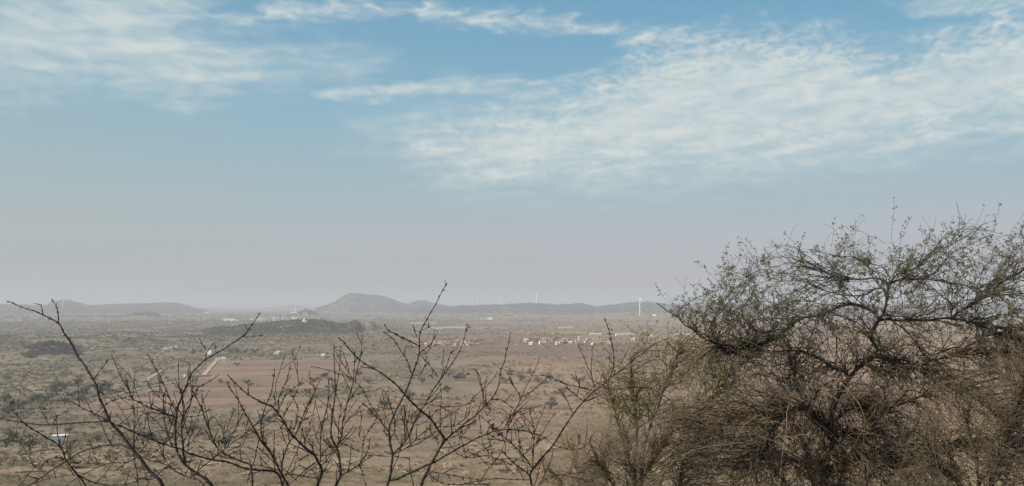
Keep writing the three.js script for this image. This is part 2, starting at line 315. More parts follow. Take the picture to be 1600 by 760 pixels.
// ---------------------------------------------------------------- scrub: shapes for bushes
function twigBush(seedN, n, spread, up) {   // leafless thorn bush, about 1 m across
  const b = new MB();
  for (let k = 0; k < n; k++) {
    const a = rnd() * 6.283, e = rr(0.15, 1.3), L = rr(0.5, 1) * (0.8 + 0.2 * up), d = V(Math.cos(a) * Math.cos(e) * spread, Math.sin(e) * up, Math.sin(a) * Math.cos(e) * spread);
    const p0 = V(gauss() * 0.08, 0, gauss() * 0.08), side = rv().multiplyScalar(0.011), pts = [];
    for (let s = 0; s <= 4; s++) { const t = s / 4; pts.push(p0.clone().addScaledVector(d, L * t).add(V(gauss() * 0.05 * t, gauss() * 0.04 * t - 0.14 * t * t, gauss() * 0.05 * t))); }
    for (let s = 0; s < 4; s++) { const w0 = 1 - s * 0.18, w1 = 0.82 - s * 0.18; b.quad(pts[s].clone().addScaledVector(side, -w0), pts[s].clone().addScaledVector(side, w0), pts[s + 1].clone().addScaledVector(side, w1), pts[s + 1].clone().addScaledVector(side, -w1)); }
    for (let q = 0; q < 4; q++) { const s = 1 + Math.floor(rnd() * 3.99), p = pts[s], t = p.clone().addScaledVector(d, rr(0.05, 0.2)).add(rv().multiplyScalar(rr(0.1, 0.24))), sd = rv().multiplyScalar(0.007); b.quad(p.clone().sub(sd), p.clone().add(sd), t.clone().add(sd), t.clone().sub(sd)); }
  }
  return b;
}
function clumpBush(n, flat, size) {   // leafy scrub seen from afar, about 1 m across: leaf sprays through the crown on a few stems
  const b = new MB(), lobes = []; for (let k = 0; k < 6; k++) lobes.push([V(gauss() * 0.28, flat * rr(0.35, 0.8), gauss() * 0.28), rr(0.18, 0.34)]);
  for (let k = 0; k < 4; k++) { const l = lobes[k][0]; b.tube([V(0, 0, 0), V(l.x * 0.4 + 0.02, l.y * 0.5, l.z * 0.4), l], [0.03, 0.022, 0.012], 3); }
  for (let k = 0; k < n; k++) {
    const [c, r] = lobes[k % 6], d = rv(); const p = c.clone().addScaledVector(d, r * Math.pow(rnd(), 0.4)); if (p.y < 0.05) p.y = rr(0.05, 0.2);
    const u = rv().multiplyScalar(size * rr(0.6, 1.3)), w = rv().cross(u).normalize().multiplyScalar(size * rr(0.4, 0.9)); b.quad(p.clone().sub(u), p.clone().sub(w), p.clone().add(u), p.clone().add(w));
  }
  return b;
}
const twigGeos = [twigBush(1, 42, 1.0, 0.8).geo(), twigBush(2, 46, 0.9, 1.05).geo(), twigBush(3, 38, 1.15, 0.7).geo()];
const clumpGeos = [clumpBush(70, 0.7, 0.11).geo(), clumpBush(80, 0.95, 0.1).geo(), clumpBush(64, 0.55, 0.12).geo()];
const treeGeos = [clumpBush(230, 1.0, 0.062), clumpBush(260, 0.8, 0.06), clumpBush(240, 1.15, 0.06)].map((b) => b.geo());
const white = () => new THREE.MeshStandardMaterial({ color: 0xffffff, roughness: 0.95, side: THREE.DoubleSide });
function scatter(name, label, category, geos, spots) {
  geos.forEach((g, k) => {
    const mine = spots.filter((_, i) => i % geos.length === k); if (!mine.length) return;
    const im = new THREE.InstancedMesh(g, white(), mine.length), m = new THREE.Matrix4(), q = new THREE.Quaternion(), e = new THREE.Euler();
    mine.forEach((s, i) => { e.set(gauss() * 0.12, rnd() * 6.283, gauss() * 0.12); q.setFromEuler(e); m.compose(V(s[0], s[1], s[2]), q, V(s[3] * rr(0.85, 1.2), s[3] * s[4], s[3] * rr(0.85, 1.2))); im.setMatrixAt(i, m); im.setColorAt(i, new THREE.Color().setRGB(s[5][0], s[5][1], s[5][2])); });
    im.name = numbered(name); im.userData = { kind: 'stuff', label: label[k] ?? label[0], category }; im.castShadow = im.receiveShadow = true; scene.add(im);
  });
}
const greyTwig = () => { const t = rnd(), k = rr(0.75, 1.2); return t < 0.55 ? [0.29 * k, 0.24 * k, 0.165 * k] : t < 0.88 ? [0.235 * k, 0.215 * k, 0.13 * k] : [0.36 * k, 0.3 * k, 0.21 * k]; };
const leafTint = (g) => { const k = rr(0.7, 1.35), t = clamp(g + gauss() * 0.18); return [lerp(0.39, 0.24, t) * k, lerp(0.285, 0.215, t) * k, lerp(0.2, 0.138, t) * k]; };
// the hillside below: near bushes of bare pale twigs; the largest stand alone as things
{
  const spots = [];
  for (let k = 0; k < 60000; k++) {
    const close = k > 46000, az = rr(-40, 40) * D2R, d = close ? Math.sqrt(rr(2500, 190 * 190)) : Math.sqrt(rr(900, 520 * 520)), x = Math.sin(az) * d, z = -Math.cos(az) * d;
    if (fbm(x / 22, z / 22, 3) + 0.25 * gauss() < (close ? -0.3 : -0.05 + 0.3 * smooth(150, 520, d))) continue;
    spots.push([x, height(x, z) - 0.03, z, (close ? rr(0.3, 0.9) : rr(0.5, 1.5)) * (1 + 0.6 * smooth(120, 400, d)), rr(0.5, 0.9), greyTwig(), d]);
  }
  spots.sort((a, b) => b[3] / b[6] - a[3] / a[6]);
  const seen = spots.filter((s) => s[6] > 56 && Math.abs(s[0] / s[2]) < 0.66).slice(0, 140), alone = new Set(seen), mats = [M(0.29, 0.24, 0.165, { side: 2 }), M(0.235, 0.215, 0.13, { side: 2 }), M(0.35, 0.29, 0.2, { side: 2 })];
  seen.forEach((s, k) => { const m = put('thorn_bush', twigGeos[k % 3], mats[Math.floor(rnd() * 3)]); m.position.set(s[0], s[1], s[2]); m.rotation.y = rnd() * 6.28; m.scale.set(s[3], s[3] * s[4], s[3]); m.userData = { label: 'low leafless thorn bush of pale twigs on the dry hillside', category: 'bush', group: 'thorn bushes on the hillside' }; });
  scatter('dry_scrub', ['mass of low pale leafless scrub covering the hillside', 'pale brown twiggy undergrowth covering the hillside', 'spreading dry brushwood covering the hillside'], 'scrub', twigGeos, spots.filter((s) => !alone.has(s)));
}
// the valley floor
{
  const spots = [];
  const tryPut = (d, size, keep) => {
    const az = rr(-41, 41) * D2R, x = Math.sin(az) * d, z = -Math.cos(az) * d; const fl = fieldAt(x, z); if (fl && rnd() > (fl[2] ? 0.012 : 0.4)) return;
    const n = fbm(x / 95 + 3, z / 95, 3) * 1.2 + 0.5 * fbm(x / 24, z / 24, 2), g = greenness(x, z);
    if (rnd() > clamp(0.1 + g * 0.62 + n * 1.5 + wooded(x, z)) * keep) return;
    spots.push([x, height(x, z) - 0.1, z, size * (0.45 + 1.3 * rnd() ** 3 + 0.3 * rnd()), rr(0.32, 0.62), leafTint(g).map((v) => v * lerp(1, 0.65, wooded(x, z)))]);
  };
  for (let k = 0; k < 30000; k++) tryPut(Math.sqrt(rr(150 ** 2, 620 ** 2)), 2.2, 0.9);
  for (let k = 0; k < 80000; k++) tryPut(Math.sqrt(rr(480 ** 2, 1500 ** 2)), 3.2, 0.9);
  for (let k = 0; k < 90000; k++) tryPut(Math.sqrt(rr(1300 ** 2, 3400 ** 2)), 5.2, 0.9);
  for (let k = 0; k < 60000; k++) tryPut(Math.sqrt(rr(3000 ** 2, 7200 ** 2)), 10, 0.8);
  for (let k = 0, n = 0; k < 120000 && n < 4600; k++) {   // close thorn woods on the dark middle ridge and the small hill
    const az = rr(-33, -8) * D2R, d = rr(1020, 2000), x = Math.sin(az) * d, z = -Math.cos(az) * d; if (wooded(x, z) * (0.75 + 1.1 * fbm(x / 45, z / 45 + 2, 3)) < 0.3 + 0.5 * rnd()) continue; n++;
    const q = rr(0.75, 1.25); spots.push([x, height(x, z) - 0.2, z, rr(3, 7), rr(0.4, 0.8), [0.125 * q, 0.118 * q, 0.092 * q]]);
  }
  for (let k = 0, n = 0; k < 400000 && n < 60000; k++) {   // woods on the far hills
    const az = rr(-40, 40) * D2R, d = Math.sqrt(rr(3900 ** 2, 7400 ** 2)), x = Math.sin(az) * d, z = -Math.cos(az) * d, y = height(x, z); if (y < rr(8, 26) || fbm(x / 260, z / 260, 3) < -0.5) continue; n++;
    const q = rr(0.75, 1.25); spots.push([x, y - 0.5, z, rr(10, 19), rr(0.4, 0.7), [0.11 * q, 0.108 * q, 0.078 * q]]);
  }
  for (const f of FIELDS) for (let k = 0; k < f[0].length; k++) {   // hedges along the field edges
    const a = f[0][k], b = f[0][(k + 1) % f[0].length], L = Math.hypot(b[0] - a[0], b[1] - a[1]); if (L > 1500) continue;
    for (let s = 0; s < L; s += rr(2, 16)) { if (noise(s / 60, k + f[0][0][0]) < -0.05) continue; const x = lerp(a[0], b[0], s / L) + gauss() * 3, z = lerp(a[1], b[1], s / L) + gauss() * 3; spots.push([x, height(x, z) - 0.1, z, rr(1.6, 4.5), rr(0.5, 0.9), leafTint(greenness(x, z) + 0.2)]); }
  }
  console.log('scrub', spots.length);
  scatter('scrubland', ['grey green scrub spread over the valley floor', 'brown thorn scrub spread over the valley floor', 'low spreading scrub over the valley floor'], 'scrub', clumpGeos, spots);
}
seed = 77001;
// ---------------------------------------------------------------- roads and lanes
function road(name, label, pts, width, mat) {
  const g = land(pts), b = new MB(), line = []; 
  for (let k = 0; k + 1 < g.length; k++) for (let s = 0; s < 14; s++) line.push([lerp(g[k][0], g[k + 1][0], s / 14), lerp(g[k][1], g[k + 1][1], s / 14)]);
  line.push(g[g.length - 1]);
  const L = [], R = [];
  line.forEach((p, k) => { const a = line[Math.max(0, k - 1)], c = line[Math.min(line.length - 1, k + 1)]; let dx = c[0] - a[0], dz = c[1] - a[1]; const l = Math.hypot(dx, dz) || 1; dx /= l; dz /= l; const w = width / 2 * (1 + 0.15 * noise(k * 0.7, 3)); for (const [arr, s] of [[L, 1], [R, -1]]) { const x = p[0] - dz * w * s, z = p[1] + dx * w * s; arr.push(V(x, height(x, z) + 0.45, z)); } });
  for (let k = 0; k + 1 < L.length; k++) b.quad(R[k], R[k + 1], L[k + 1], L[k]);
  const m = put(name, b.geo(), mat); m.userData = { kind: 'structure', label, category: 'road' }; return m;
}
const dustMat = M(0.4, 0.31, 0.23, { side: 2 }), paleRoad = M(0.31, 0.29, 0.26, { side: 2 }), darkRoad = M(0.16, 0.155, 0.15, { side: 2 });
road('road', 'grey road running along the edge of the ploughed fields', [[228, 596], [245, 584], [262, 573], [285, 567]], 4, paleRoad);
road('road', 'pale canal-side road crossing below the green scrub', [[150, 624], [205, 612], [245, 603], [284, 596]], 3.5, paleRoad);
road('dirt_track', 'pale dirt lane leading up between the ploughed fields', [[318, 588], [326, 578], [338, 564]], 4, dustMat);
road('dirt_track', 'straight pale dirt track along the far edge of the ploughed field', [[335, 563.5], [430, 561], [530, 561.5], [580, 570]], 3, dustMat);
road('dirt_track', 'thin track across the middle of the ploughed field', [[300, 592], [400, 587], [500, 585]], 1.5, dustMat);
road('dirt_track', 'dusty track before the village', [[880, 535], [800, 541], [700, 541], [600, 540]], 3, dustMat);
road('dirt_track', 'pale dirt track under the dark wooded ridge', [[130, 552], [180, 546], [230, 545], [320, 548]], 4, dustMat);

// ---------------------------------------------------------------- wind turbines
const turbineWhite = new THREE.MeshStandardMaterial({ color: new THREE.Color().setRGB(0.85, 0.86, 0.87), roughness: 0.45 });
function turbine(label, foot, d, hubPy, bladeTipPy, spin, yaw) {
  const r = ray(foot[0], foot[1]), x = r[0] * d, z = r[2] * d, y = Math.min(height(x, z), EYE + r[1] * d), hubY = EYE + ray(foot[0], hubPy)[1] * d - y, bl = EYE + ray(foot[0], bladeTipPy)[1] * d - y - hubY;
  const t = thing('wind_turbine', label, 'wind turbine', V(x, y, z), 'wind turbines in the haze', yaw);
  const k = Math.max(hubY / 80, 1.25), tw = new MB(), pts = [], rad = [];
  for (let s = 0; s <= 8; s++) { pts.push(V(0, hubY * s / 8, 0)); rad.push(lerp(3, 1.9, s / 8) * k); }
  tw.tube(pts, rad, 14); put('tower', tw.geo(), turbineWhite, t);
  const na = new MB(); na.tube([V(0, hubY + 1.4 * k, -5 * k), V(0, hubY + 1.6 * k, -4.4 * k), V(0, hubY + 1.6 * k, 3 * k), V(0, hubY + 1.5 * k, 4 * k)], [1.2 * k, 2 * k, 2 * k, 1.5 * k], 8); put('nacelle', na.geo(), turbineWhite, t);
  const hb = new MB(); hb.tube([V(0, hubY + 1.5 * k, 3.8 * k), V(0, hubY + 1.5 * k, 5 * k), V(0, hubY + 1.5 * k, 6.4 * k), V(0, hubY + 1.5 * k, 7 * k)], [1.5 * k, 1.7 * k, 1.1 * k, 0.2 * k], 10); put('hub', hb.geo(), turbineWhite, t);
  for (let n = 0; n < 3; n++) {
    const a = spin + n * 2.0944, dir = V(Math.sin(a), Math.cos(a), 0), sd = V(Math.cos(a), -Math.sin(a), 0), b = new MB(), c = V(0, hubY + 1.5 * k, 5.2 * k), ring = [];
    for (let s = 0; s <= 8; s++) { const q = s / 8, w = (q < 0.12 ? 1.0 : lerp(2.3, 0.4, (q - 0.12) / 0.88)) * k, th = lerp(0.7, 0.12, q) * k, tilt = lerp(0.5, 0.05, q), u = sd.clone().multiplyScalar(Math.cos(tilt)).add(V(0, 0, Math.sin(tilt))), o = c.clone().addScaledVector(dir, 1 * k + bl * q); ring.push([o.clone().addScaledVector(u, w), o.clone().add(V(0, 0, th)), o.clone().addScaledVector(u, -w), o.clone().add(V(0, 0, -th))]); }
    for (let s = 0; s < 8; s++) for (let e = 0; e < 4; e++) b.quad(ring[s][e], ring[s][(e + 1) % 4], ring[s + 1][(e + 1) % 4], ring[s + 1][e]);
    b.quad(...ring[8]); put('blade', b.geo(), turbineWhite, t);
  }
}
turbine('tall white wind turbine with its foot on the plain in front of the ridge', [1000, 494], 4400, 467, 450, 0.05, 1.45);
turbine('short white wind turbine with raised blade on the ridge crest', [747, 479], 5250, 466, 456, -0.15, 0.9);
turbine('white wind turbine rising behind the ridge, hub clear above the crest', [783, 478], 5380, 457, 446, 0.35, 0.6);
turbine('faintest wind turbine of the ridge, almost lost in haze', [839, 477], 5950, 458, 448, 0.9, 0.5);
turbine('white wind turbine beside the far town at the foot of the peaked hill', [462, 489], 5000, 472, 463, 1.0, 1.3);
turbine('white wind turbine before the small rounded hill', [97, 487], 5200, 466, 455, 0.1, 1.4);

// ---------------------------------------------------------------- buildings
const limeWhite = M(0.82, 0.81, 0.78), dimLime = M(0.52, 0.43, 0.34), brickRed = M(0.36, 0.25, 0.19), mud = M(0.42, 0.33, 0.26), tile = M(0.33, 0.22, 0.17), wood = M(0.2, 0.13, 0.09), tin = M(0.5, 0.5, 0.49, { roughness: 0.6 }), concrete = M(0.5, 0.48, 0.44);  // the beige is a dimmed, warmer copy of the lime white
function house(label, group, p, w, h, dp, wall, roofMat, gable, turn, category = 'house', name = 'house') {
  const t = thing(name, label, category, p, group, turn), b = new MB();
  b.box(-w / 2, w / 2, -1.5, h, -dp / 2, dp / 2); put('wall', b.geo(), wall, t);
  const r = new MB();
  if (gable) { const o = 0.4, a = V(-w / 2 - o, h, dp / 2 + o), c = V(w / 2 + o, h, dp / 2 + o), e = V(w / 2 + o, h + dp * 0.28, 0), f = V(-w / 2 - o, h + dp * 0.28, 0), g = V(-w / 2 - o, h, -dp / 2 - o), i = V(w / 2 + o, h, -dp / 2 - o); r.quad(a, c, e, f); r.quad(i, g, f, e); r.quad(a, f, g, g); r.quad(c, i, e, e); r.quad(g, i, c, a); }
  else { for (const [x0, x1, z0, z1] of [[-w / 2 - 0.1, w / 2 + 0.1, dp / 2 - 0.2, dp / 2 + 0.1], [-w / 2 - 0.1, w / 2 + 0.1, -dp / 2 - 0.1, -dp / 2 + 0.2], [-w / 2 - 0.1, -w / 2 + 0.2, -dp / 2 + 0.2, dp / 2 - 0.2], [w / 2 - 0.2, w / 2 + 0.1, -dp / 2 + 0.2, dp / 2 - 0.2]]) r.box(x0, x1, h - 0.15, h + 0.7, z0, z1); r.box(w * 0.1, w * 0.38, h + 0.01, h + 1.9, -dp * 0.25, dp * 0.1); }
  put('roof', r.geo(), roofMat, t);
  const dr = new MB(); dr.box(-0.6, 0.6, 0, 2.1, dp / 2 + 0.01, dp / 2 + 0.06); put('door', dr.geo(), wood, t);
  for (const s of [-1, 1]) { const wn = new MB(); wn.box(s * w * 0.3 - 0.5, s * w * 0.3 + 0.5, 1.1, 2.2, dp / 2 + 0.01, dp / 2 + 0.06); put('window', wn.geo(), wood, t); }
  return t;
}
// village at the foot of the red plain
for (let k = 0; k < 96; k++) {
  const left = k % 3 === 2, px = left ? rr(645, 745) : rr(812, 930) + (k % 7 === 0 ? rr(-40, 90) : 0), py = left ? rr(535, 541) : rr(529, 540), p = ground(px, py), red = rnd() < 0.42, gab = rnd() < 0.6;
  if (red) house('small red brick village house with tiled roof among low white houses', 'red houses of the village', p, rr(3.5, 7), rr(2.2, 2.8), rr(3.5, 5), rnd() < 0.5 ? brickRed : mud, tile, gab, rr(-0.5, 0.5));
  else if (rnd() < 0.4) house('small whitewashed village house at the edge of the red plain', 'white houses of the village', p, rr(3, 6), rr(2, 2.8), rr(3, 4.5), limeWhite, rnd() < 0.4 ? dimLime : limeWhite, rnd() < 0.3, rr(-0.6, 0.3));
  else house('small beige village house at the edge of the red plain', 'beige houses of the village', p, rr(3, 6), rr(2, 2.8), rr(3, 4.5), rnd() < 0.5 ? dimLime : mud, rnd() < 0.4 ? dimLime : mud, rnd() < 0.3, rr(-0.6, 0.3));
}
// pale town far off below the hills
for (let k = 0; k < 30; k++) { const px = k < 22 ? rr(398, 450) : rr(350, 398), p = ground(px, rr(497.5, 503)); house('tiny white house of the far town beyond the dark ridge', 'houses of the far town', p, rr(7, 14), rr(4, 8), rr(7, 10), limeWhite, limeWhite, false, rr(-0.4, 0.4)); }
for (const [px, py, w, h, label] of [[322, 490, 40, 9, 'lone pale shed far off below the long low hill'], [357, 502, 46, 9, 'long white factory hall beside the far town'], [364, 502.5, 26, 8, 'shorter white hall beside the long factory hall'], [508, 488.5, 44, 8, 'pale building at the foot of the peaked hill'], [756, 500.5, 26, 8, 'lone white block in the plain under the ridge, paired with another'], [766, 500.5, 22, 11, 'taller white block of the pair in the plain'], [1022, 494, 22, 9, 'pale shed beside the tall turbine foot'], [462, 489.8, 50, 7, 'low pale plant at the turbine foot'], [461, 498.8, 26, 8, 'white block behind the white shrine']])
  house(label, undefined, ground(px, py), w, h, 12, limeWhite, tin, false, rr(-0.2, 0.2), 'building', 'building');
// long white sheds and boundary walls on the right of the plain
for (const [x0, x1, py, h, label] of [[920, 940, 524, 3, 'low pale shed nearest the village houses'], [956, 998, 524.5, 3.2, 'longest low pale shed on the plain beyond the village'], [1016, 1026, 526, 3.5, 'short pale shed at the end of the longest shed'], [1052, 1076, 525, 4, 'low pale shed farthest from the village'], [870, 900, 513, 3.5, 'thin white shed line in the green belt'], [684, 733, 513, 4, 'long pale greenhouse strip behind the village'], [672, 692, 514.5, 4, 'short pale greenhouse behind the village'], [634, 690, 506, 5, 'pale strip of roofs far behind the village']]) {
  const a = ground(x0, py), b = ground(x1, py), c = a.clone().add(b).multiplyScalar(0.5); c.y = height(c.x, c.z);
  house(label, undefined, c, Math.abs(b.x - a.x) * 0.75, h * 0.5, 6, limeWhite, tin, true, rr(-0.06, 0.12), 'shed', 'shed');
}
// farmsteads by the fields
for (const [px, py, w, h, wall, label] of [[272, 546.5, 11, 3.4, dimLime, 'grey farmhouse among scrub beyond the road'], [266, 547, 7, 3, dimLime, 'small grey outhouse beside the farmhouse'], [278, 547.5, 9, 2.8, mud, 'mud farm building beside the farmhouse'], [257, 549, 5, 2.6, limeWhite, 'small white hut apart from the grey farmhouse'], [326, 556, 8, 5, limeWhite, 'white farmhouse at the head of the dirt lane'], [318, 557, 6, 3, dimLime, 'low outhouse beside the white farmhouse'], [345, 563.6, 11, 2.2, limeWhite, 'long low white roof at the corner of the ploughed field'], [505, 559, 4, 3, limeWhite, 'tiny white hut at the far edge of the ploughed field'], [433, 554, 6, 2.5, limeWhite, 'small white hut in the scrub beyond the field']])
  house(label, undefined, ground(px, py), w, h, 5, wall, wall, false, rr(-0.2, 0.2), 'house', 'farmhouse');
{ // white wall with a gatehouse beside the dirt lane
  const a = ground(288, 590), b = ground(330, 588), c = a.clone().add(b).multiplyScalar(0.5); c.y = height(c.x, c.z);
  const t = thing('farm_wall', 'low white farm wall along the ploughed field', 'wall', c, undefined, Math.atan2(-(b.z - a.z), b.x - a.x)), L = a.distanceTo(b), w = new MB(); w.box(-L / 2, L / 2, -0.8, 1.3, -0.15, 0.15); put('wall', w.geo(), dimLime, t);
  const g = new MB(); g.box(-L / 2 - 0.3, -L / 2 + 4.5, -0.8, 2.3, -1.4, 1.4); put('gatehouse', g.geo(), limeWhite, t); const q = new MB(); q.box(-L / 2 - 0.6, -L / 2 + 4.8, 2.31, 2.5, -1.7, 1.7); put('roof', q.geo(), tin, t);
}
{ // white shrine on the wooded ridge
  const p = ground(475.5, 504.6), t = thing('shrine', 'white shrine with a narrow tower on the dark wooded ridge', 'shrine', p);
  const b = new MB(); b.box(-5, 5, -2, 4.2, -4, 4); put('wall', b.geo(), limeWhite, t);
  const s = new MB(); s.tube([V(0, 4.21, 0), V(0, 6, 0), V(0, 8.2, 0), V(0, 10, 0), V(0, 10.6, 0)], [2.7, 2.4, 1.8, 1.0, 0.4], 8); put('tower', s.geo(), limeWhite, t);
  const f = new MB(); f.tube([V(0, 10.6, 0), V(0, 11.2, 0), V(0, 12.8, 0)], [0.5, 0.35, 0.08], 6); put('finial', f.geo(), limeWhite, t);
  const d = new MB(); d.box(-0.9, 0.9, 0, 2.6, 4.01, 4.1); put('door', d.geo(), wood, t);
}
{ // pump house in the valley below
  const p = ground(92.5, 693), d = Math.hypot(p.x, p.z), k = d / FOC, t = thing('pump_house', 'small white flat-roofed pump house alone below the hillside', 'hut', p, undefined, 0.35);
  const w = 17 * k, h = 10 * k, dp = 11 * k;
  const b = new MB(); b.box(-w / 2, w / 2, -1, h, -dp / 2, dp / 2); put('wall', b.geo(), limeWhite, t);
  const r = new MB(); r.box(-w / 2 - 0.25, w / 2 + 0.25, h, h + 0.22, -dp / 2 - 0.25, dp / 2 + 0.25); put('roof', r.geo(), limeWhite, t);
  for (const [x, z] of [[-w / 2 + 0.15, dp / 2 - 0.15], [w / 2 - 0.15, dp / 2 - 0.15], [-w / 2 + 0.15, -dp / 2 + 0.15], [w / 2 - 0.15, -dp / 2 + 0.15]]) { const c = new MB(); c.box(x - 0.12, x + 0.12, h + 0.22, h + 5 * k + 0.2, z - 0.12, z + 0.12); put('roof_post', c.geo(), dimLime, t); }
  const dr = new MB(); dr.box(-0.1, 0.75, 0, 1.6, dp / 2 + 0.01, dp / 2 + 0.05); put('door', dr.geo(), wood, t);
}
{ // thin pole below the field
  const p = ground(323, 652), k = Math.hypot(p.x, p.z) / FOC, t = thing('utility_pole', 'thin pale utility pole standing in the dry scrub', 'pole', p), b = new MB(); b.tube([V(0, -0.5, 0), V(0, 14 * k, 0)], [0.14, 0.1], 6); put('post', b.geo(), dimLime, t); const c = new MB(); c.box(-1, 1, 13 * k, 13 * k + 0.12, 0.12, 0.22); put('crossarm', c.geo(), dimLime, t);
}
// ---------------------------------------------------------------- single trees in the valley
{
  const barkM = M(0.09, 0.07, 0.055), tints = [M(0.085, 0.095, 0.06, { side: 2 }), M(0.11, 0.105, 0.07, { side: 2 }), M(0.07, 0.08, 0.055, { side: 2 }), M(0.15, 0.12, 0.085, { side: 2 })];
  const protos = treeGeos.map((g, k) => { const b = new MB(); b.tube([V(0, -0.08, 0), V(0.02, 0.16, 0), V(-0.01, 0.4, 0.02), V(0.03, 0.62, 0)], [0.05, 0.04, 0.032, 0.015], 6); for (let q = 0; q < 4; q++) { const a = q * 1.6 + k; b.tube([V(0.01, 0.3, 0), V(Math.cos(a) * 0.15, 0.48, Math.sin(a) * 0.15), V(Math.cos(a) * 0.28, 0.62, Math.sin(a) * 0.28)], [0.025, 0.016, 0.007], 4); } return [g, b.geo()]; });
  const spots = [[48, 632, 22], [70, 628, 20], [88, 618, 18], [100, 633, 16], [112, 622, 17], [122, 630, 14], [135, 617, 18], [150, 611, 20], [160, 616, 18], [170, 609, 16], [100, 608, 14], [86, 609, 14], [120, 602, 14], [28, 640, 24], [10, 650, 26], [5, 630, 22], [20, 690, 22], [45, 705, 26], [8, 700, 22], [370, 572, 8], [345, 600, 9], [355, 602, 9], [385, 600, 10], [392, 604, 8], [505, 592, 14], [490, 598, 14], [515, 596, 10], [470, 604, 10], [480, 616, 9], [300, 555, 10], [312, 552, 8], [360, 551, 14], [372, 552, 14], [384, 553, 14], [398, 552, 12], [560, 590, 16], [548, 598, 14], [575, 600, 14], [700, 590, 18], [712, 596, 20], [725, 592, 16], [660, 600, 16], [800, 586, 22], [815, 596, 24], [830, 588, 20], [842, 600, 22], [790, 600, 20], [860, 596, 18], [700, 615, 18], [760, 640, 20], [640, 625, 22], [600, 640, 24], [580, 650, 20], [300, 680, 26], [350, 700, 24], [420, 660, 22], [860, 640, 26], [880, 620, 24], [905, 600, 22], [650, 660, 24], [230, 690, 22], [150, 690, 14], [132, 682, 8], [108, 678, 14]];
  const lab = ['dark green scrub tree with rounded crown among the valley scrub', 'dull olive scrub tree with open crown among the valley scrub', 'deep grey-green scrub tree in the valley', 'brownish half-bare scrub tree in the valley'];
  spots.forEach(([px, py, w], i) => {
    const p = ground(px, py), s = clamp(w * Math.hypot(p.x, p.z) / FOC, 2.4, 9), k = px < 420 ? i % 3 : [1, 3, 3, 2][i % 4], t = thing('scrub_tree', lab[k], 'tree', p, 'scrub trees of kind ' + ['dark green', 'olive', 'grey-green', 'half-bare'][k], rnd() * 6.28);
    t.scale.set(s * 1.15, s * 0.8, s * 1.15); put('crown', protos[i % 3][0], tints[k], t); put('trunk', protos[i % 3][1], barkM, t);
  });
}
seed = 424243;
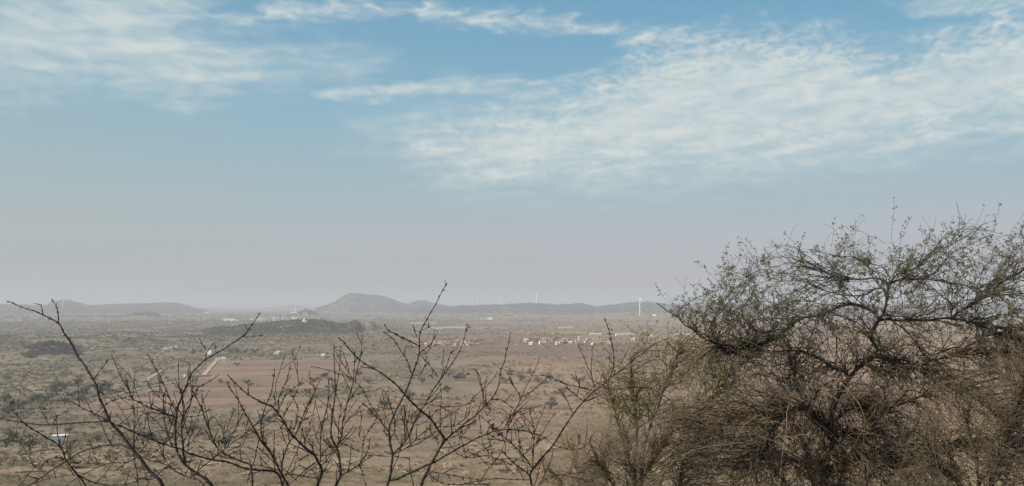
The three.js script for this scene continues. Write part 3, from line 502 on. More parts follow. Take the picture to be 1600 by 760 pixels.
// ---------------------------------------------------------------- thorn shrubs in front: bare stems traced as 3D branches
const barkMap = noiseMap(256, (u, v) => 0.8 * fbm(u * 30, v * 6, 4, 0.6), 120, 255, true);
const barkDark = M(0.021, 0.014, 0.0125, { roughness: 0.8 }), barkGrey = M(0.06, 0.054, 0.054, { roughness: 0.85 }), thornMat = M(0.024, 0.015, 0.013, { roughness: 0.7 });
function curve(pts, step) {   // Catmull-Rom through the points, sampled about every step metres
  const c = new THREE.CatmullRomCurve3(pts, false, 'centripetal'), n = Math.max(3, Math.ceil(c.getLength() / step)); return c.getSpacedPoints(n);
}
const Z = V(0, 0, 0);
class Shrub {
  constructor(name, label, px, d, mat) {
    const g = at(px, 760, d); g.y = height(g.x, g.z) - 0.03; this.base = g; this.d = d; this.k = d / FOC; this.mat = mat;
    this.t = thing(name, label, 'shrub', g); this.nodes = []; this.thorns = new MB(); this.twigs = new MB(); this.tt = 0;
  }
  nearest(px, py) { let best = null, bd = 1e9; for (const n of this.nodes) { const d = (n.px - px) ** 2 + (n.py - py) ** 2; if (d < bd) { bd = d; best = n; } } return [best, Math.sqrt(bd)]; }
  // trace: pixels from root to tip, w0 and w1 the widths in pixels there, bend the change of depth towards the tip
  branch(trace, w0, w1, { root = false, bend = rr(-0.28, 0.28), twig = 0.3, mat = this.mat, name = 'branch' } = {}) {
    w0 *= 0.46; w1 *= 0.56; const k = this.k; let d0 = this.d, pts = [];
    if (!root) { const [n] = this.nearest(trace[0][0], trace[0][1]); if (n) { d0 = n.depth; if (Math.hypot(n.px - trace[0][0], n.py - trace[0][1]) < 14) trace = [[n.px, n.py], ...trace.slice(1)]; else trace = [[n.px, n.py], ...trace]; } }
    const len = trace.reduce((s, p, i) => s + (i ? Math.hypot(p[0] - trace[i - 1][0], p[1] - trace[i - 1][1]) : 0), 0);
    const ph = rnd() * 50; bend *= Math.min(1, len / 160);
    let acc = 0; const marks = trace.map((p, i) => { if (i) acc += Math.hypot(p[0] - trace[i - 1][0], p[1] - trace[i - 1][1]); const s = acc / (len || 1); return [p[0], p[1], d0 + bend * s + 0.05 * noise(ph, s * 4) * s]; });
    pts = marks.map((m) => at(m[0], m[1], m[2]));
    let below = 0;
    if (root) { const low = pts[0].clone().lerp(this.base, 0.45).add(V(gauss() * 0.03, 0, gauss() * 0.03)); pts.unshift(this.base.clone().add(V(gauss() * 0.05, 0, gauss() * 0.04)), low); below = 2; }
    const line = curve(pts, 0.011), n = line.length, rad = [], b = new MB();
    let node = 0, nextNode = rr(0.012, 0.03), run = 0, side = rnd() * 6.28; const knots = [];
    const total = (n - 1) * line[0].distanceTo(line[1]), up0 = root ? this.base.distanceTo(pts[2]) / total : 0;
    for (let i = 0; i < n; i++) {
      if (i) run += line[i].distanceTo(line[i - 1]);
      const s = i / (n - 1), f = root ? (s < up0 ? 1 + 0.35 * (1 - s / Math.max(up0, 1e-3)) : 1 - (s - up0) / (1 - up0)) : 1 - s;
      let r = (f > 1 ? w0 * f : lerp(w1, w0, Math.pow(f, 1.25))) * k / 2;
      if (run > nextNode && i > 1 && i < n - 1) { knots.push(i); nextNode = run + rr(0.016, 0.032); r += 0.0008 + r * 0.12; }
      else r *= 1 + 0.08 * noise(i * 0.6, ph);
      rad.push(r);
      if (i && i < n - 1) { const amp = Math.min(0.002, 0.0008 + r * 0.15); line[i].x += noise(i * 0.23 + ph, 1.5) * amp * 1.8; line[i].y += noise(i * 0.23 + ph, 7.5) * amp * 1.8; line[i].z += noise(i * 0.23 + ph, 13.5) * amp * 1.8; }
    }
    b.tube(line, rad, w0 > 6 ? 8 : 6);
    const limb = put(name, b.geo(this.base), mat, this.t); this.thorns = new MB(); this.twigs = new MB();
    // register for later branches
    for (let i = 0; i < n; i += 2) { const q = line[i].clone().sub(camera.position), vx = q.x, vy = q.y * cP + q.z * sP, vz = -(q.y * -sP + q.z * cP); this.nodes.push({ px: W / 2 + FOC * vx / vz, py: H / 2 - FOC * vy / vz, depth: vz }); }
    // spines, buds and short side twigs at the nodes
    for (const i of knots) {
      const tan = line[Math.min(n - 1, i + 1)].clone().sub(line[Math.max(0, i - 1)]).normalize(); side += 2.4 + gauss() * 0.5;
      const u = tan.clone().cross(V(0.3, 0.2, 1)).normalize(), w = tan.clone().cross(u), out = u.multiplyScalar(Math.cos(side)).addScaledVector(w, Math.sin(side));
      const dir = out.clone().addScaledVector(tan, 0.35).normalize();
      if (line[i].y < this.base.y + 0.5) continue;
      const tr = Math.min(rad[i] * 0.5 + 0.0012, 0.0026);
      this.thorns.cone(line[i], dir, rad[i] + rr(0.006, 0.013), tr);
      if (rnd() < 0.6) this.thorns.cone(line[i], out.clone().multiplyScalar(-0.8).addScaledVector(tan, 0.5).normalize(), rad[i] + rr(0.003, 0.008), tr);
      const high = line[i].y > at(500, 590, this.d).y, low = line[i].y < at(500, 650, this.d).y;
      if (rnd() < twig * (low ? 1.7 : 1)) this.twig(line[i], dir.addScaledVector(tan, 0.5).addScaledVector(V(0, 1, 0), 0.6).normalize(), (high ? 0.02 + 0.04 * rnd() : 0.03 + 0.2 * rnd() * rnd()) * this.d / 3, Math.min(rad[i] * 0.6, 0.0021), 0.3);
    }
    if (this.thorns.tris) put('thorns', this.thorns.geo(this.base), thornMat, limb);
    if (this.twigs.tris) put('twigs', this.twigs.geo(this.base), mat, limb);
    this.tt += this.thorns.tris + this.twigs.tris;
    return line;
  }
  twig(p, dir, len, r, again) {
    const n = Math.max(3, Math.round(len / 0.016)), pts = [p.clone()], rad = [r], d = dir.clone(), q = p.clone();
    for (let i = 1; i <= n; i++) {
      d.add(rv().multiplyScalar(0.11)).add(V(0, 0.03, 0)).normalize(); q.addScaledVector(d, len / n); pts.push(q.clone()); rad.push(lerp(r, 0.001, i / n) * (i % 2 ? 1.35 : 0.92));
      if (i > 0 && rnd() < 0.75) this.thorns.cone(q, rv().addScaledVector(d, 0.2).normalize(), rr(0.005, 0.01), 0.0017);
      if (again && i > 1 && rnd() < again * 0.4) this.twig(q, rv().add(d).normalize(), len * rr(0.3, 0.6), r * 0.7, 0);
    }
    this.twigs.tube(pts, rad, 4);
  }
  done() { console.log(this.t.name, this.tt); }
}
{
  const s = new Shrub('bare_thorn_shrub', 'bare dark thorn shrub with one long forked stem and a level side branch', 275, 2.9, barkDark);
  s.branch([[255, 762], [232, 735], [215, 712], [200, 694], [189, 680], [172, 660], [161, 634], [154, 619], [146.5, 597], [139, 584], [122, 559], [107, 530], [100, 521], [91, 506], [75, 497], [54, 487], [32, 480], [10, 470.6]], 11, 2.2, { root: true, bend: 0.2, twig: 0.04, name: 'trunk' });
  s.branch([[91, 506], [90, 497], [89, 482], [85, 475], [80, 467]], 3.2, 1.8, { twig: 0.02 });
  s.branch([[147, 597], [148, 590], [157, 578], [170, 562]], 3.2, 1.8, { twig: 0.02 });
  s.branch([[172, 661], [137, 660], [105, 662], [63, 664], [36, 661], [15, 657], [-25, 648]], 5.5, 3, { twig: 0.12 });
  s.branch([[83, 663], [86, 656], [90, 648]], 2.6, 1.6, { twig: 0 });
  s.branch([[212, 708], [189, 696], [158, 698], [130, 705], [103, 720], [72, 741], [40, 762], [0, 785]], 5.5, 3.5, { twig: 0.1 });
  s.branch([[72, 741], [55, 731], [48, 720], [46, 708]], 3, 1.8); s.branch([[55, 733], [42, 742], [34, 748]], 2.4, 1.5);
  s.branch([[212, 716], [200, 721], [168, 725], [130, 724], [105, 727]], 3, 1.8);
  s.branch([[103, 720], [96, 716], [82, 716], [68, 724], [60, 732]], 2.6, 1.8);
  s.branch([[135, 764], [118, 739], [103, 720], [93, 698], [61, 678], [36, 661], [22, 645]], 5, 2.4, { root: true, bend: -0.2, twig: 0.08 });
  s.branch([[93, 698], [99, 692], [103, 674]], 2.8, 1.8, { twig: 0 });
  s.branch([[118, 744], [97, 745], [72, 749], [50, 757]], 2.6, 1.6); s.branch([[118, 744], [143, 754], [168, 758], [200, 757], [225, 747], [240, 742]], 3, 2);
  s.branch([[110, 732], [109, 705], [110, 690]], 2, 1.4);
  s.branch([[20, 650], [14, 638], [22, 622]], 2, 1.4);
  s.branch([[172, 661], [150, 648], [132, 640], [112, 628]], 2.6, 1.6); s.branch([[172, 661], [155, 655], [140, 641]], 2.2, 1.4); s.branch([[172, 660], [190, 668], [202, 672], [225, 682]], 2.6, 1.6); s.branch([[150, 610], [165, 618], [178, 628]], 2.2, 1.4);
  s.branch([[150, 638], [165, 632], [185, 623], [210, 619]], 2.4, 1.6);
  s.done();
}
{
  const s = new Shrub('bare_thorn_shrub', 'bare dark thorn shrub whose longest stem arches over at the tip', 350, 3.1, barkDark);
  s.branch([[332, 762], [305, 739], [288, 724], [276, 705], [274, 690], [275, 653], [282, 625], [290, 604], [298, 586], [307, 575], [323, 561], [352, 544.5], [373, 530], [381, 525], [392, 510], [403, 494]], 9, 2, { root: true, twig: 0.12, name: 'trunk' });
  s.branch([[381, 525], [390, 527], [399, 526], [412, 524]], 2, 1.3, { twig: 0 });
  s.branch([[287, 722], [285, 695], [284, 663], [286, 636], [282, 613], [279, 600], [278, 580], [278, 560]], 6, 1.8);
  s.branch([[392, 730], [387, 726], [347, 707], [330, 682], [320, 653], [309, 627], [298, 606], [297, 590], [296, 566]], 5, 1.8, { root: true, bend: 0.15 });
  s.branch([[436, 744], [400, 735], [385, 733], [358, 723], [330, 718], [305, 712], [278, 701], [257, 695], [236, 686], [200, 672], [186, 664]], 6, 2.4, { root: true, bend: -0.3 });
  s.branch([[274, 654], [253, 645], [227, 634], [205, 622], [200, 606], [197, 592]], 4, 1.8);
  s.branch([[211, 720], [209, 697], [210, 659], [208, 632], [203, 615]], 2.8, 1.6, { root: true, bend: 0.3 });
  s.branch([[272, 642], [265, 624], [254, 597], [240, 572], [234, 562], [229, 553]], 3, 1.6); s.branch([[270, 642], [254, 626], [240, 613], [232, 602], [229, 592]], 2.8, 1.6);
  s.branch([[284, 650], [296, 633], [307, 608], [325, 597], [343, 585]], 3, 1.6); s.branch([[322, 561], [321, 548], [316, 538], [311, 528]], 2.6, 1.5); s.branch([[340, 551], [337, 546], [335, 535]], 2, 1.3);
  s.branch([[318, 760], [295, 747], [278, 739], [253, 724], [227, 707], [214, 700]], 4.5, 2, { root: true });
  s.branch([[240, 748], [252, 736], [267, 724], [280, 718]], 3.4, 2.2); s.branch([[298, 745], [326, 722], [352, 701], [379, 681], [399, 665], [418, 644], [430, 634]], 4.2, 1.8);
  s.branch([[285, 700], [300, 690], [312, 672]], 2.4, 1.4); s.branch([[285, 655], [297, 652], [316, 648], [326, 640]], 2.6, 1.5); s.branch([[284, 680], [292, 676], [304, 670]], 2.2, 1.4); s.branch([[286, 640], [300, 622], [316, 612]], 2.2, 1.4);
  s.branch([[276, 690], [262, 680], [246, 660], [226, 646], [212, 642]], 2.6, 1.6); s.branch([[253, 724], [255, 700], [262, 680], [266, 660], [258, 645], [248, 638]], 2.6, 1.5); s.branch([[223, 706], [224, 680], [227, 655], [231, 640]], 2.4, 1.5);
  s.branch([[236, 686], [222, 702], [212, 712]], 2.4, 1.5); s.branch([[220, 684], [240, 676], [248, 672]], 2.2, 1.5); s.branch([[347, 704], [349, 685], [350, 668]], 2.2, 1.4); s.branch([[350, 700], [356, 688], [360, 678]], 2, 1.4);
  s.branch([[274, 645], [268, 660], [276, 672]], 2, 1.3); s.branch([[258, 700], [240, 708], [222, 714]], 2.2, 1.4); s.branch([[300, 712], [292, 735], [285, 752]], 2.4, 1.6);
  s.branch([[274, 665], [262, 652], [252, 655]], 2, 1.3); s.branch([[270, 640], [258, 616], [236, 612], [232, 616]], 2, 1.3);
  s.done();
}
{
  const s = new Shrub('bare_thorn_shrub', 'bare dark thorn shrub with many close upright twigs', 490, 3.0, barkDark);
  s.branch([[452, 764], [439, 741], [423, 709], [404, 684], [391, 660], [380, 640], [367, 618], [356, 604]], 7, 2, { root: true, name: 'trunk' });
  s.branch([[441, 737], [443, 714], [453, 690], [461, 680], [472, 653], [482, 632], [491, 613], [488, 598]], 4.6, 1.6);
  s.branch([[496, 764], [499, 747], [502, 733], [497, 722], [493, 714], [469, 693], [455, 678], [438, 653], [427, 638], [413, 631], [399, 623.5], [386, 615], [370, 602], [355, 586]], 9, 2, { root: true, bend: -0.2, name: 'trunk' });
  s.branch([[455, 678], [462, 664], [466, 642], [464, 630]], 2.6, 1.5); s.branch([[434, 644], [430, 632], [427, 617]], 2.6, 1.5); s.branch([[423, 709], [410, 690], [408, 664], [415, 635], [422, 617], [426, 599], [429, 574]], 3.6, 1.6);
  s.branch([[434, 645], [436, 620], [447, 597], [451, 580], [454, 570]], 2.8, 1.5); s.branch([[440, 654], [445, 646], [458, 622], [469, 597], [473, 590]], 2.8, 1.5); s.branch([[434, 638], [446, 618], [460, 606], [470, 598]], 2.4, 1.5); s.branch([[456, 687], [467, 666], [478, 637], [492, 608], [484, 600], [476, 594]], 3, 1.6);
  s.branch([[502, 726], [501, 718], [500, 701], [501, 684], [505, 659], [512, 632], [513, 593]], 3.6, 1.6);
  s.branch([[523, 764], [530, 748], [532, 731], [529, 709], [524, 697], [517, 680], [518, 661], [521, 635], [523, 612], [523, 586], [522, 559], [522, 536]], 8, 2, { root: true, bend: 0.15, name: 'trunk', twig: 0.12 });
  s.branch([[525, 700], [528, 695], [533, 680], [537, 653], [544, 624], [552, 595], [553, 572], [555, 546]], 5, 1.8); s.branch([[503, 728], [505, 726], [518, 709], [526, 701]], 3.4, 2.4);
  s.branch([[531, 748], [558, 728], [570, 714], [577, 695], [577, 684]], 4.2, 1.8); s.branch([[572, 713], [585, 712], [602, 714]], 2.4, 1.6); s.branch([[529, 693], [540, 696], [552, 702], [568, 708]], 2.8, 2);
  s.branch([[567, 710], [567, 704], [568, 690], [579, 669], [589, 653]], 2.8, 1.6); s.branch([[568, 693], [560, 680], [564, 661], [566, 646]], 2.6, 1.5); s.branch([[533, 680], [540, 660], [556, 648], [570, 640]], 2.4, 1.5); s.branch([[530, 690], [528, 672], [530, 650], [534, 628]], 2.6, 1.5); s.branch([[524, 697], [512, 700], [500, 715]], 3, 2.4);
  s.branch([[480, 703], [476, 690], [484, 668], [482, 655]], 2.4, 1.5); s.branch([[490, 712], [486, 695], [478, 682]], 2.4, 1.5); s.branch([[476, 700], [474, 680], [472, 668]], 2.2, 1.5); s.branch([[450, 695], [440, 676], [436, 662]], 2.2, 1.5);
  s.branch([[438, 738], [420, 732], [405, 728], [390, 726]], 2.6, 1.8); s.branch([[440, 738], [460, 742], [480, 745], [497, 748]], 3, 2.2); s.branch([[500, 715], [480, 732], [460, 750], [448, 762]], 3, 2); s.branch([[516, 706], [508, 712], [480, 712], [462, 724]], 2.2, 1.4);
  s.branch([[463, 690], [464, 710], [466, 720]], 2, 1.4); s.branch([[520, 660], [506, 656], [496, 668]], 2, 1.4); s.branch([[545, 623], [560, 616], [580, 611]], 2.4, 1.5); s.branch([[552, 595], [544, 588], [534, 580]], 2.2, 1.4); s.branch([[552, 595], [560, 580], [567, 572]], 2.2, 1.4);
  s.branch([[404, 690], [398, 715], [392, 735], [385, 756]], 2.6, 1.8); s.branch([[410, 675], [414, 690], [408, 712]], 2.2, 1.4); s.branch([[560, 725], [566, 740], [572, 760]], 2.4, 1.8); s.branch([[400, 660], [390, 668], [384, 684], [378, 700]], 2.2, 1.4);
  s.done();
}
{
  const s = new Shrub('bare_thorn_shrub', 'tallest bare dark thorn shrub, with heavy stems that cross each other', 640, 2.8, barkDark);
  s.branch([[604, 764], [610.5, 739], [613, 714], [608, 684], [608, 669], [619, 642], [632, 615], [643, 590], [653, 560], [655, 544], [655, 529], [659, 514], [668, 497], [678, 480.5], [688, 461.6], [699, 442.6]], 9, 2, { root: true, bend: 0.2, name: 'trunk', twig: 0.1 });
  s.branch([[654, 538], [637, 531], [622, 525], [607, 516], [600, 507]], 3.8, 1.8, { twig: 0.25 }); s.branch([[642, 584], [641, 580], [637, 567], [626, 548], [618, 535], [610, 526], [598, 518]], 3, 1.6); s.branch([[640, 532], [628, 530], [618, 521], [604, 519]], 2.6, 1.5);
  s.branch([[659, 518], [666, 514], [673, 509]], 2.4, 1.6); s.branch([[654, 534], [650.5, 525], [647, 511]], 2.4, 1.5); s.branch([[655, 548], [670, 540.5], [677, 533], [684, 518]], 2.8, 1.5); s.branch([[657, 550], [665, 553], [673, 541], [676, 534]], 2.2, 1.4); s.branch([[645, 588], [656, 586], [665, 567], [667, 556]], 2.8, 1.6); s.branch([[654, 552], [663, 562], [670.5, 571], [684, 589]], 2.4, 1.8);
  s.branch([[614, 712], [638, 682], [648, 659], [663, 634], [680, 605], [694, 586], [704, 571], [715, 554], [723, 539.5], [727, 525], [731.6, 505]], 5, 1.8); s.branch([[694, 586], [702, 558], [710.5, 542]], 2.6, 1.5); s.branch([[694, 582], [693, 577], [690, 565]], 2, 1.4);
  s.branch([[656, 764], [669, 735], [678, 718], [690, 697], [695, 688], [686, 674], [674, 656], [655, 640], [632, 616], [617, 600], [600, 587], [590, 580], [568, 568], [545, 546], [537, 535], [528, 528]], 9.5, 2.2, { root: true, bend: -0.15, name: 'trunk', twig: 0.12 });
  s.branch([[612, 705], [607, 676], [598, 664], [595, 657], [579, 633], [565.5, 608], [554, 595], [539, 575], [524, 549]], 4, 1.8);
  s.branch([[607, 756], [617, 750], [642, 739], [665, 728], [684, 719], [709, 705], [730.5, 693], [754, 681], [773, 674], [790, 671.6], [811.6, 672.6], [833, 677], [848, 683], [862, 693]], 7, 2.4, { bend: 0.1, twig: 0.1 });
  s.branch([[680, 716], [693, 692], [709, 676], [730.5, 659], [747, 645], [760, 631.6], [773, 617], [779, 600], [783, 577], [788, 566], [790.5, 554], [794, 541], [796, 528], [798, 519]], 6.5, 1.8, { bend: -0.1, twig: 0.08 });
  s.branch([[786, 572], [796, 589], [803, 603]], 2.2, 1.4); s.branch([[756, 636], [756, 617], [752, 600], [748, 585], [741, 577]], 3, 1.6); s.branch([[766, 625], [781, 625], [796, 634], [802, 639]], 3, 1.6);
  s.branch([[690, 694], [689, 676], [688, 653], [689.5, 621], [687, 598]], 3.4, 1.8, { mat: barkGrey }); s.branch([[614, 714], [636, 699], [655, 682], [663, 675], [684, 668], [709, 666], [726, 655], [739, 636]], 4, 1.6);
  s.branch([[663, 634], [676, 626], [688, 612], [700, 604]], 2.6, 1.5); s.branch([[648, 640], [662, 632], [700, 636], [730, 632], [748, 622]], 2.6, 1.5); s.branch([[619, 642], [605, 640], [590, 636]], 2.4, 1.5); s.branch([[610, 660], [630, 656], [655, 664], [684, 640]], 2.2, 1.5);
  s.branch([[700, 684], [712, 682], [730, 668], [742, 656]], 2.6, 1.5); s.branch([[686, 706], [684, 690], [682, 680]], 2, 1.4); s.branch([[749, 648], [750, 665], [752, 680]], 2.4, 1.6); s.branch([[754, 640], [762, 650], [766, 636]], 2.2, 1.4); s.branch([[747, 650], [738, 664], [722, 680], [716, 690]], 2.2, 1.4); s.branch([[712, 666], [718, 684], [717, 698]], 2, 1.4);
  s.branch([[728, 690], [732, 704], [736, 708]], 2, 1.4); s.branch([[757, 681], [754, 694], [762, 706], [764, 715]], 2.4, 1.5); s.branch([[762, 678], [766, 694], [769, 712]], 2.4, 1.5); s.branch([[764, 715], [740, 715], [724, 714], [712, 708]], 2.4, 1.6); s.branch([[764, 715], [776, 718], [790, 722], [802, 728]], 2.4, 1.6);
  s.branch([[763, 680], [782, 688], [798, 692]], 2.8, 1.8); s.branch([[778, 672], [786, 660], [798, 650]], 2.4, 1.5); s.branch([[790, 672], [796, 655], [806, 640]], 2.4, 1.5); s.branch([[662, 731], [676, 738], [700, 742], [722, 746], [760, 752]], 2.4, 1.6); s.branch([[664, 740], [690, 755], [720, 757], [770, 757]], 2.6, 1.8);
  s.branch([[620, 690], [616, 672], [618, 655]], 2, 1.3); s.branch([[632, 690], [634, 670], [628, 650], [630, 632]], 2.4, 1.5, { mat: barkGrey }); s.branch([[640, 682], [644, 660], [636, 648]], 2.2, 1.4); s.branch([[650, 688], [668, 684], [684, 686]], 2, 1.4); s.branch([[607, 680], [596, 672]], 2, 1.4);
  s.done();
}
{
  const s = new Shrub('bare_thorn_shrub', 'bare dark thorn shrub with a long diagonal stem and curled dead leaves', 830, 3.2, barkDark);
  s.branch([[831, 764], [829, 740], [835, 730.5], [849, 714], [864, 695], [881, 669], [894, 650.5], [908, 632], [927, 613], [942, 601], [956, 589.5], [969, 581], [984, 568], [995, 559], [1011.6, 547], [1026, 535]], 7.5, 1.8, { root: true, bend: 0.15, name: 'trunk', twig: 0.12 });
  s.branch([[830, 735], [833, 711.6], [834, 688], [834, 667], [826, 640]], 4.2, 1.6); s.branch([[830, 748], [825, 741], [811.6, 731], [797, 718], [783, 702]], 4, 1.8); s.branch([[829, 736], [822, 718], [801, 695], [786, 682], [768, 665], [756, 655], [750, 650]], 5, 2, { mat: barkGrey });
  s.branch([[788, 684], [795, 667], [807, 638], [812.6, 622], [800, 600], [796, 590]], 3.4, 1.6); s.branch([[812, 622], [822, 618], [845, 600], [858, 588]], 2.8, 1.5); s.branch([[790, 672], [797, 653], [814, 640], [833, 638]], 2.6, 1.6);
  s.branch([[865, 696], [881, 701], [897, 703], [917, 696], [924, 680]], 3, 1.5); s.branch([[838, 764], [843, 757], [854, 737], [862, 714], [864, 700]], 2.8, 1.8, { root: true }); s.branch([[956, 589], [959, 573], [959, 554], [956, 537], [953, 520], [949, 507], [945, 497]], 4.2, 2); s.branch([[929, 610], [926, 592], [918, 573], [910.5, 554], [904, 540]], 3.4, 1.8);
  s.branch([[934, 610], [963, 608], [995, 605], [1018, 608], [1037, 619], [1051, 629]], 3.4, 2); s.branch([[927, 612], [906, 605], [881, 600], [862, 590], [845, 586]], 2.8, 1.5); s.branch([[895, 650], [888, 630], [880, 616]], 2.4, 1.5); s.branch([[908, 630], [896, 615], [884, 604]], 2.2, 1.4); s.branch([[912, 628], [938, 618], [958, 610]], 2.2, 1.4);
  s.branch([[834, 700], [842, 690], [842, 680]], 2.2, 1.4); s.branch([[834, 702], [818, 702], [805, 694]], 2.4, 1.5); s.branch([[842, 752], [862, 745], [885, 742], [915, 738]], 2.6, 1.6); s.branch([[825, 755], [800, 750], [772, 748]], 2.4, 1.6); s.branch([[812, 640], [820, 660], [814, 672]], 2, 1.3); s.branch([[960, 575], [972, 566], [980, 550]], 2.2, 1.4);
  s.branch([[830, 724], [800, 716], [778, 719], [756, 712]], 2.4, 1.5); s.branch([[884, 700], [878, 688]], 1.8, 1.2); s.branch([[898, 702], [906, 690], [902, 676]], 1.8, 1.2);
  // curled dead leaves caught on the grey stem
  const dl = new MB(); for (let k = 0; k < 26; k++) { const q = rnd(), p = at(lerp(762, 784, q) + gauss() * 2, lerp(660, 681, q) + gauss() * 2, 3.2 + gauss() * 0.03); dl.leaf(p, rv(), rv(), rr(0.012, 0.024), 0.006); }
  put('dead_leaves', dl.geo(s.base), M(0.09, 0.05, 0.04, { side: 2 }), s.t);
  s.done();
}

// ---------------------------------------------------------------- leafy and tangled crowns
const outer = (l) => { const a = l[Math.floor(rnd() * l.length)], b = l[Math.floor(rnd() * l.length)]; return a.s > b.s ? a : b; };
class Crown {
  constructor(name, label, category, basePx, d) { const g = at(basePx, 760, d); g.y = height(g.x, g.z) - 0.05; this.base = g; this.d = d; this.k = d / FOC; this.t = thing(name, label, category, g); this.pool = []; }
  limb(trace, w0, w1, mat, { root = false, dz = null, name = 'limb', sides = 8 } = {}) {   // trace: [px, py, depth offset]
    let pts = trace.map(([x, y, o = 0]) => at(x, y, this.d + o)), n0 = 0;
    if (root) { pts.unshift(this.base.clone(), pts[0].clone().lerp(this.base, 0.5).add(V(0.06, 0, 0.03))); n0 = 2; }
    const line = curve(pts, 0.05), b = new MB(), rad = line.map((p, i) => { const s = i / (line.length - 1); return lerp(w0, w1, Math.pow(s, 0.8)) * 0.88 * this.k / 2 * (1 + 0.12 * noise(i * 0.7, w0)) * (root && s < 0.1 ? 1.25 : 1); });
    line.forEach((p, i) => { if (i) { p.x += noise(i * 0.35, w0 * 3) * 0.012; p.y += noise(i * 0.35, w0 * 3 + 9) * 0.012; } });
    b.tube(line, rad, sides); put(name, b.geo(this.base), mat, this.t);
    for (let i = 1; i < line.length; i++) this.pool.push({ p: line[i], t: line[i].clone().sub(line[i - 1]).normalize(), r: rad[i] });
    return line;
  }
  // whips: from a point of the pool to a target, along an arch
  whip(mb, pool, target, { min, max, arch, r0, r1, sides = 4, seg = 7, wig = 0.012 }) {
    let best = null, bs = 1e9;
    for (let k = 0; k < 60; k++) { const n = pool[Math.floor(rnd() * pool.length)], l = n.p.distanceTo(target); if (l < min || l > max) continue; const dir = target.clone().sub(n.p).divideScalar(l), s = l - 0.25 * max * dir.dot(n.t); if (s < bs) { bs = s; best = n; } }
    if (!best) return null;
    const l = best.p.distanceTo(target), c1 = best.p.clone().addScaledVector(best.t, l * 0.35).add(V(gauss() * 0.1 * l, arch * l, gauss() * 0.1 * l)), c2 = best.p.clone().lerp(target, 0.66).add(V(gauss() * 0.1 * l, arch * l * 0.9, gauss() * 0.1 * l)), line = new THREE.CubicBezierCurve3(best.p.clone(), c1, c2, target).getPoints(seg), ph = rnd() * 99;
    line.forEach((p, i) => { if (i) { p.x += noise(i * 0.9, ph) * wig; p.y += noise(i * 0.9, ph + 5) * wig; p.z += noise(i * 0.9, ph + 11) * wig; } });
    const a = Math.min(r0, best.r * 0.8), rad = line.map((_, i) => lerp(a, r1, i / seg)); mb.tube(line, rad, sides);
    const out = []; for (let i = 1; i <= seg; i++) out.push({ p: line[i], t: line[i].clone().sub(line[i - 1]).normalize(), r: rad[i], s: i / seg });
    return out;
  }
  sample(outline, depth) { const xs = outline.map((p) => p[0]), ys = outline.map((p) => p[1]), a = Math.min(...xs), b = Math.max(...xs), c = Math.min(...ys), e = Math.max(...ys); for (;;) { const x = rr(a, b), y = rr(c, e); if (inside(outline, x, y) > 0) return at(x, y, this.d + depth()); } }
}
const leafM = (r, g, b) => new THREE.MeshPhysicalMaterial({ color: new THREE.Color().setRGB(r, g, b), roughness: 0.9, transmission: 0.3, thickness: 0, side: 2 });
function leaves(mb, n, size) { const u = rv(), d = n.t.clone().multiplyScalar(0.4).add(u).normalize(), s = rv().cross(d).normalize(); mb.leaf(n.p, d, s, size, size * 0.3); }
const barkTree = M(0.036, 0.028, 0.022, { roughness: 0.95 }), twigDark = M(0.048, 0.038, 0.029), twigPale = M(0.15, 0.117, 0.08), twigRed = M(0.1, 0.06, 0.05);
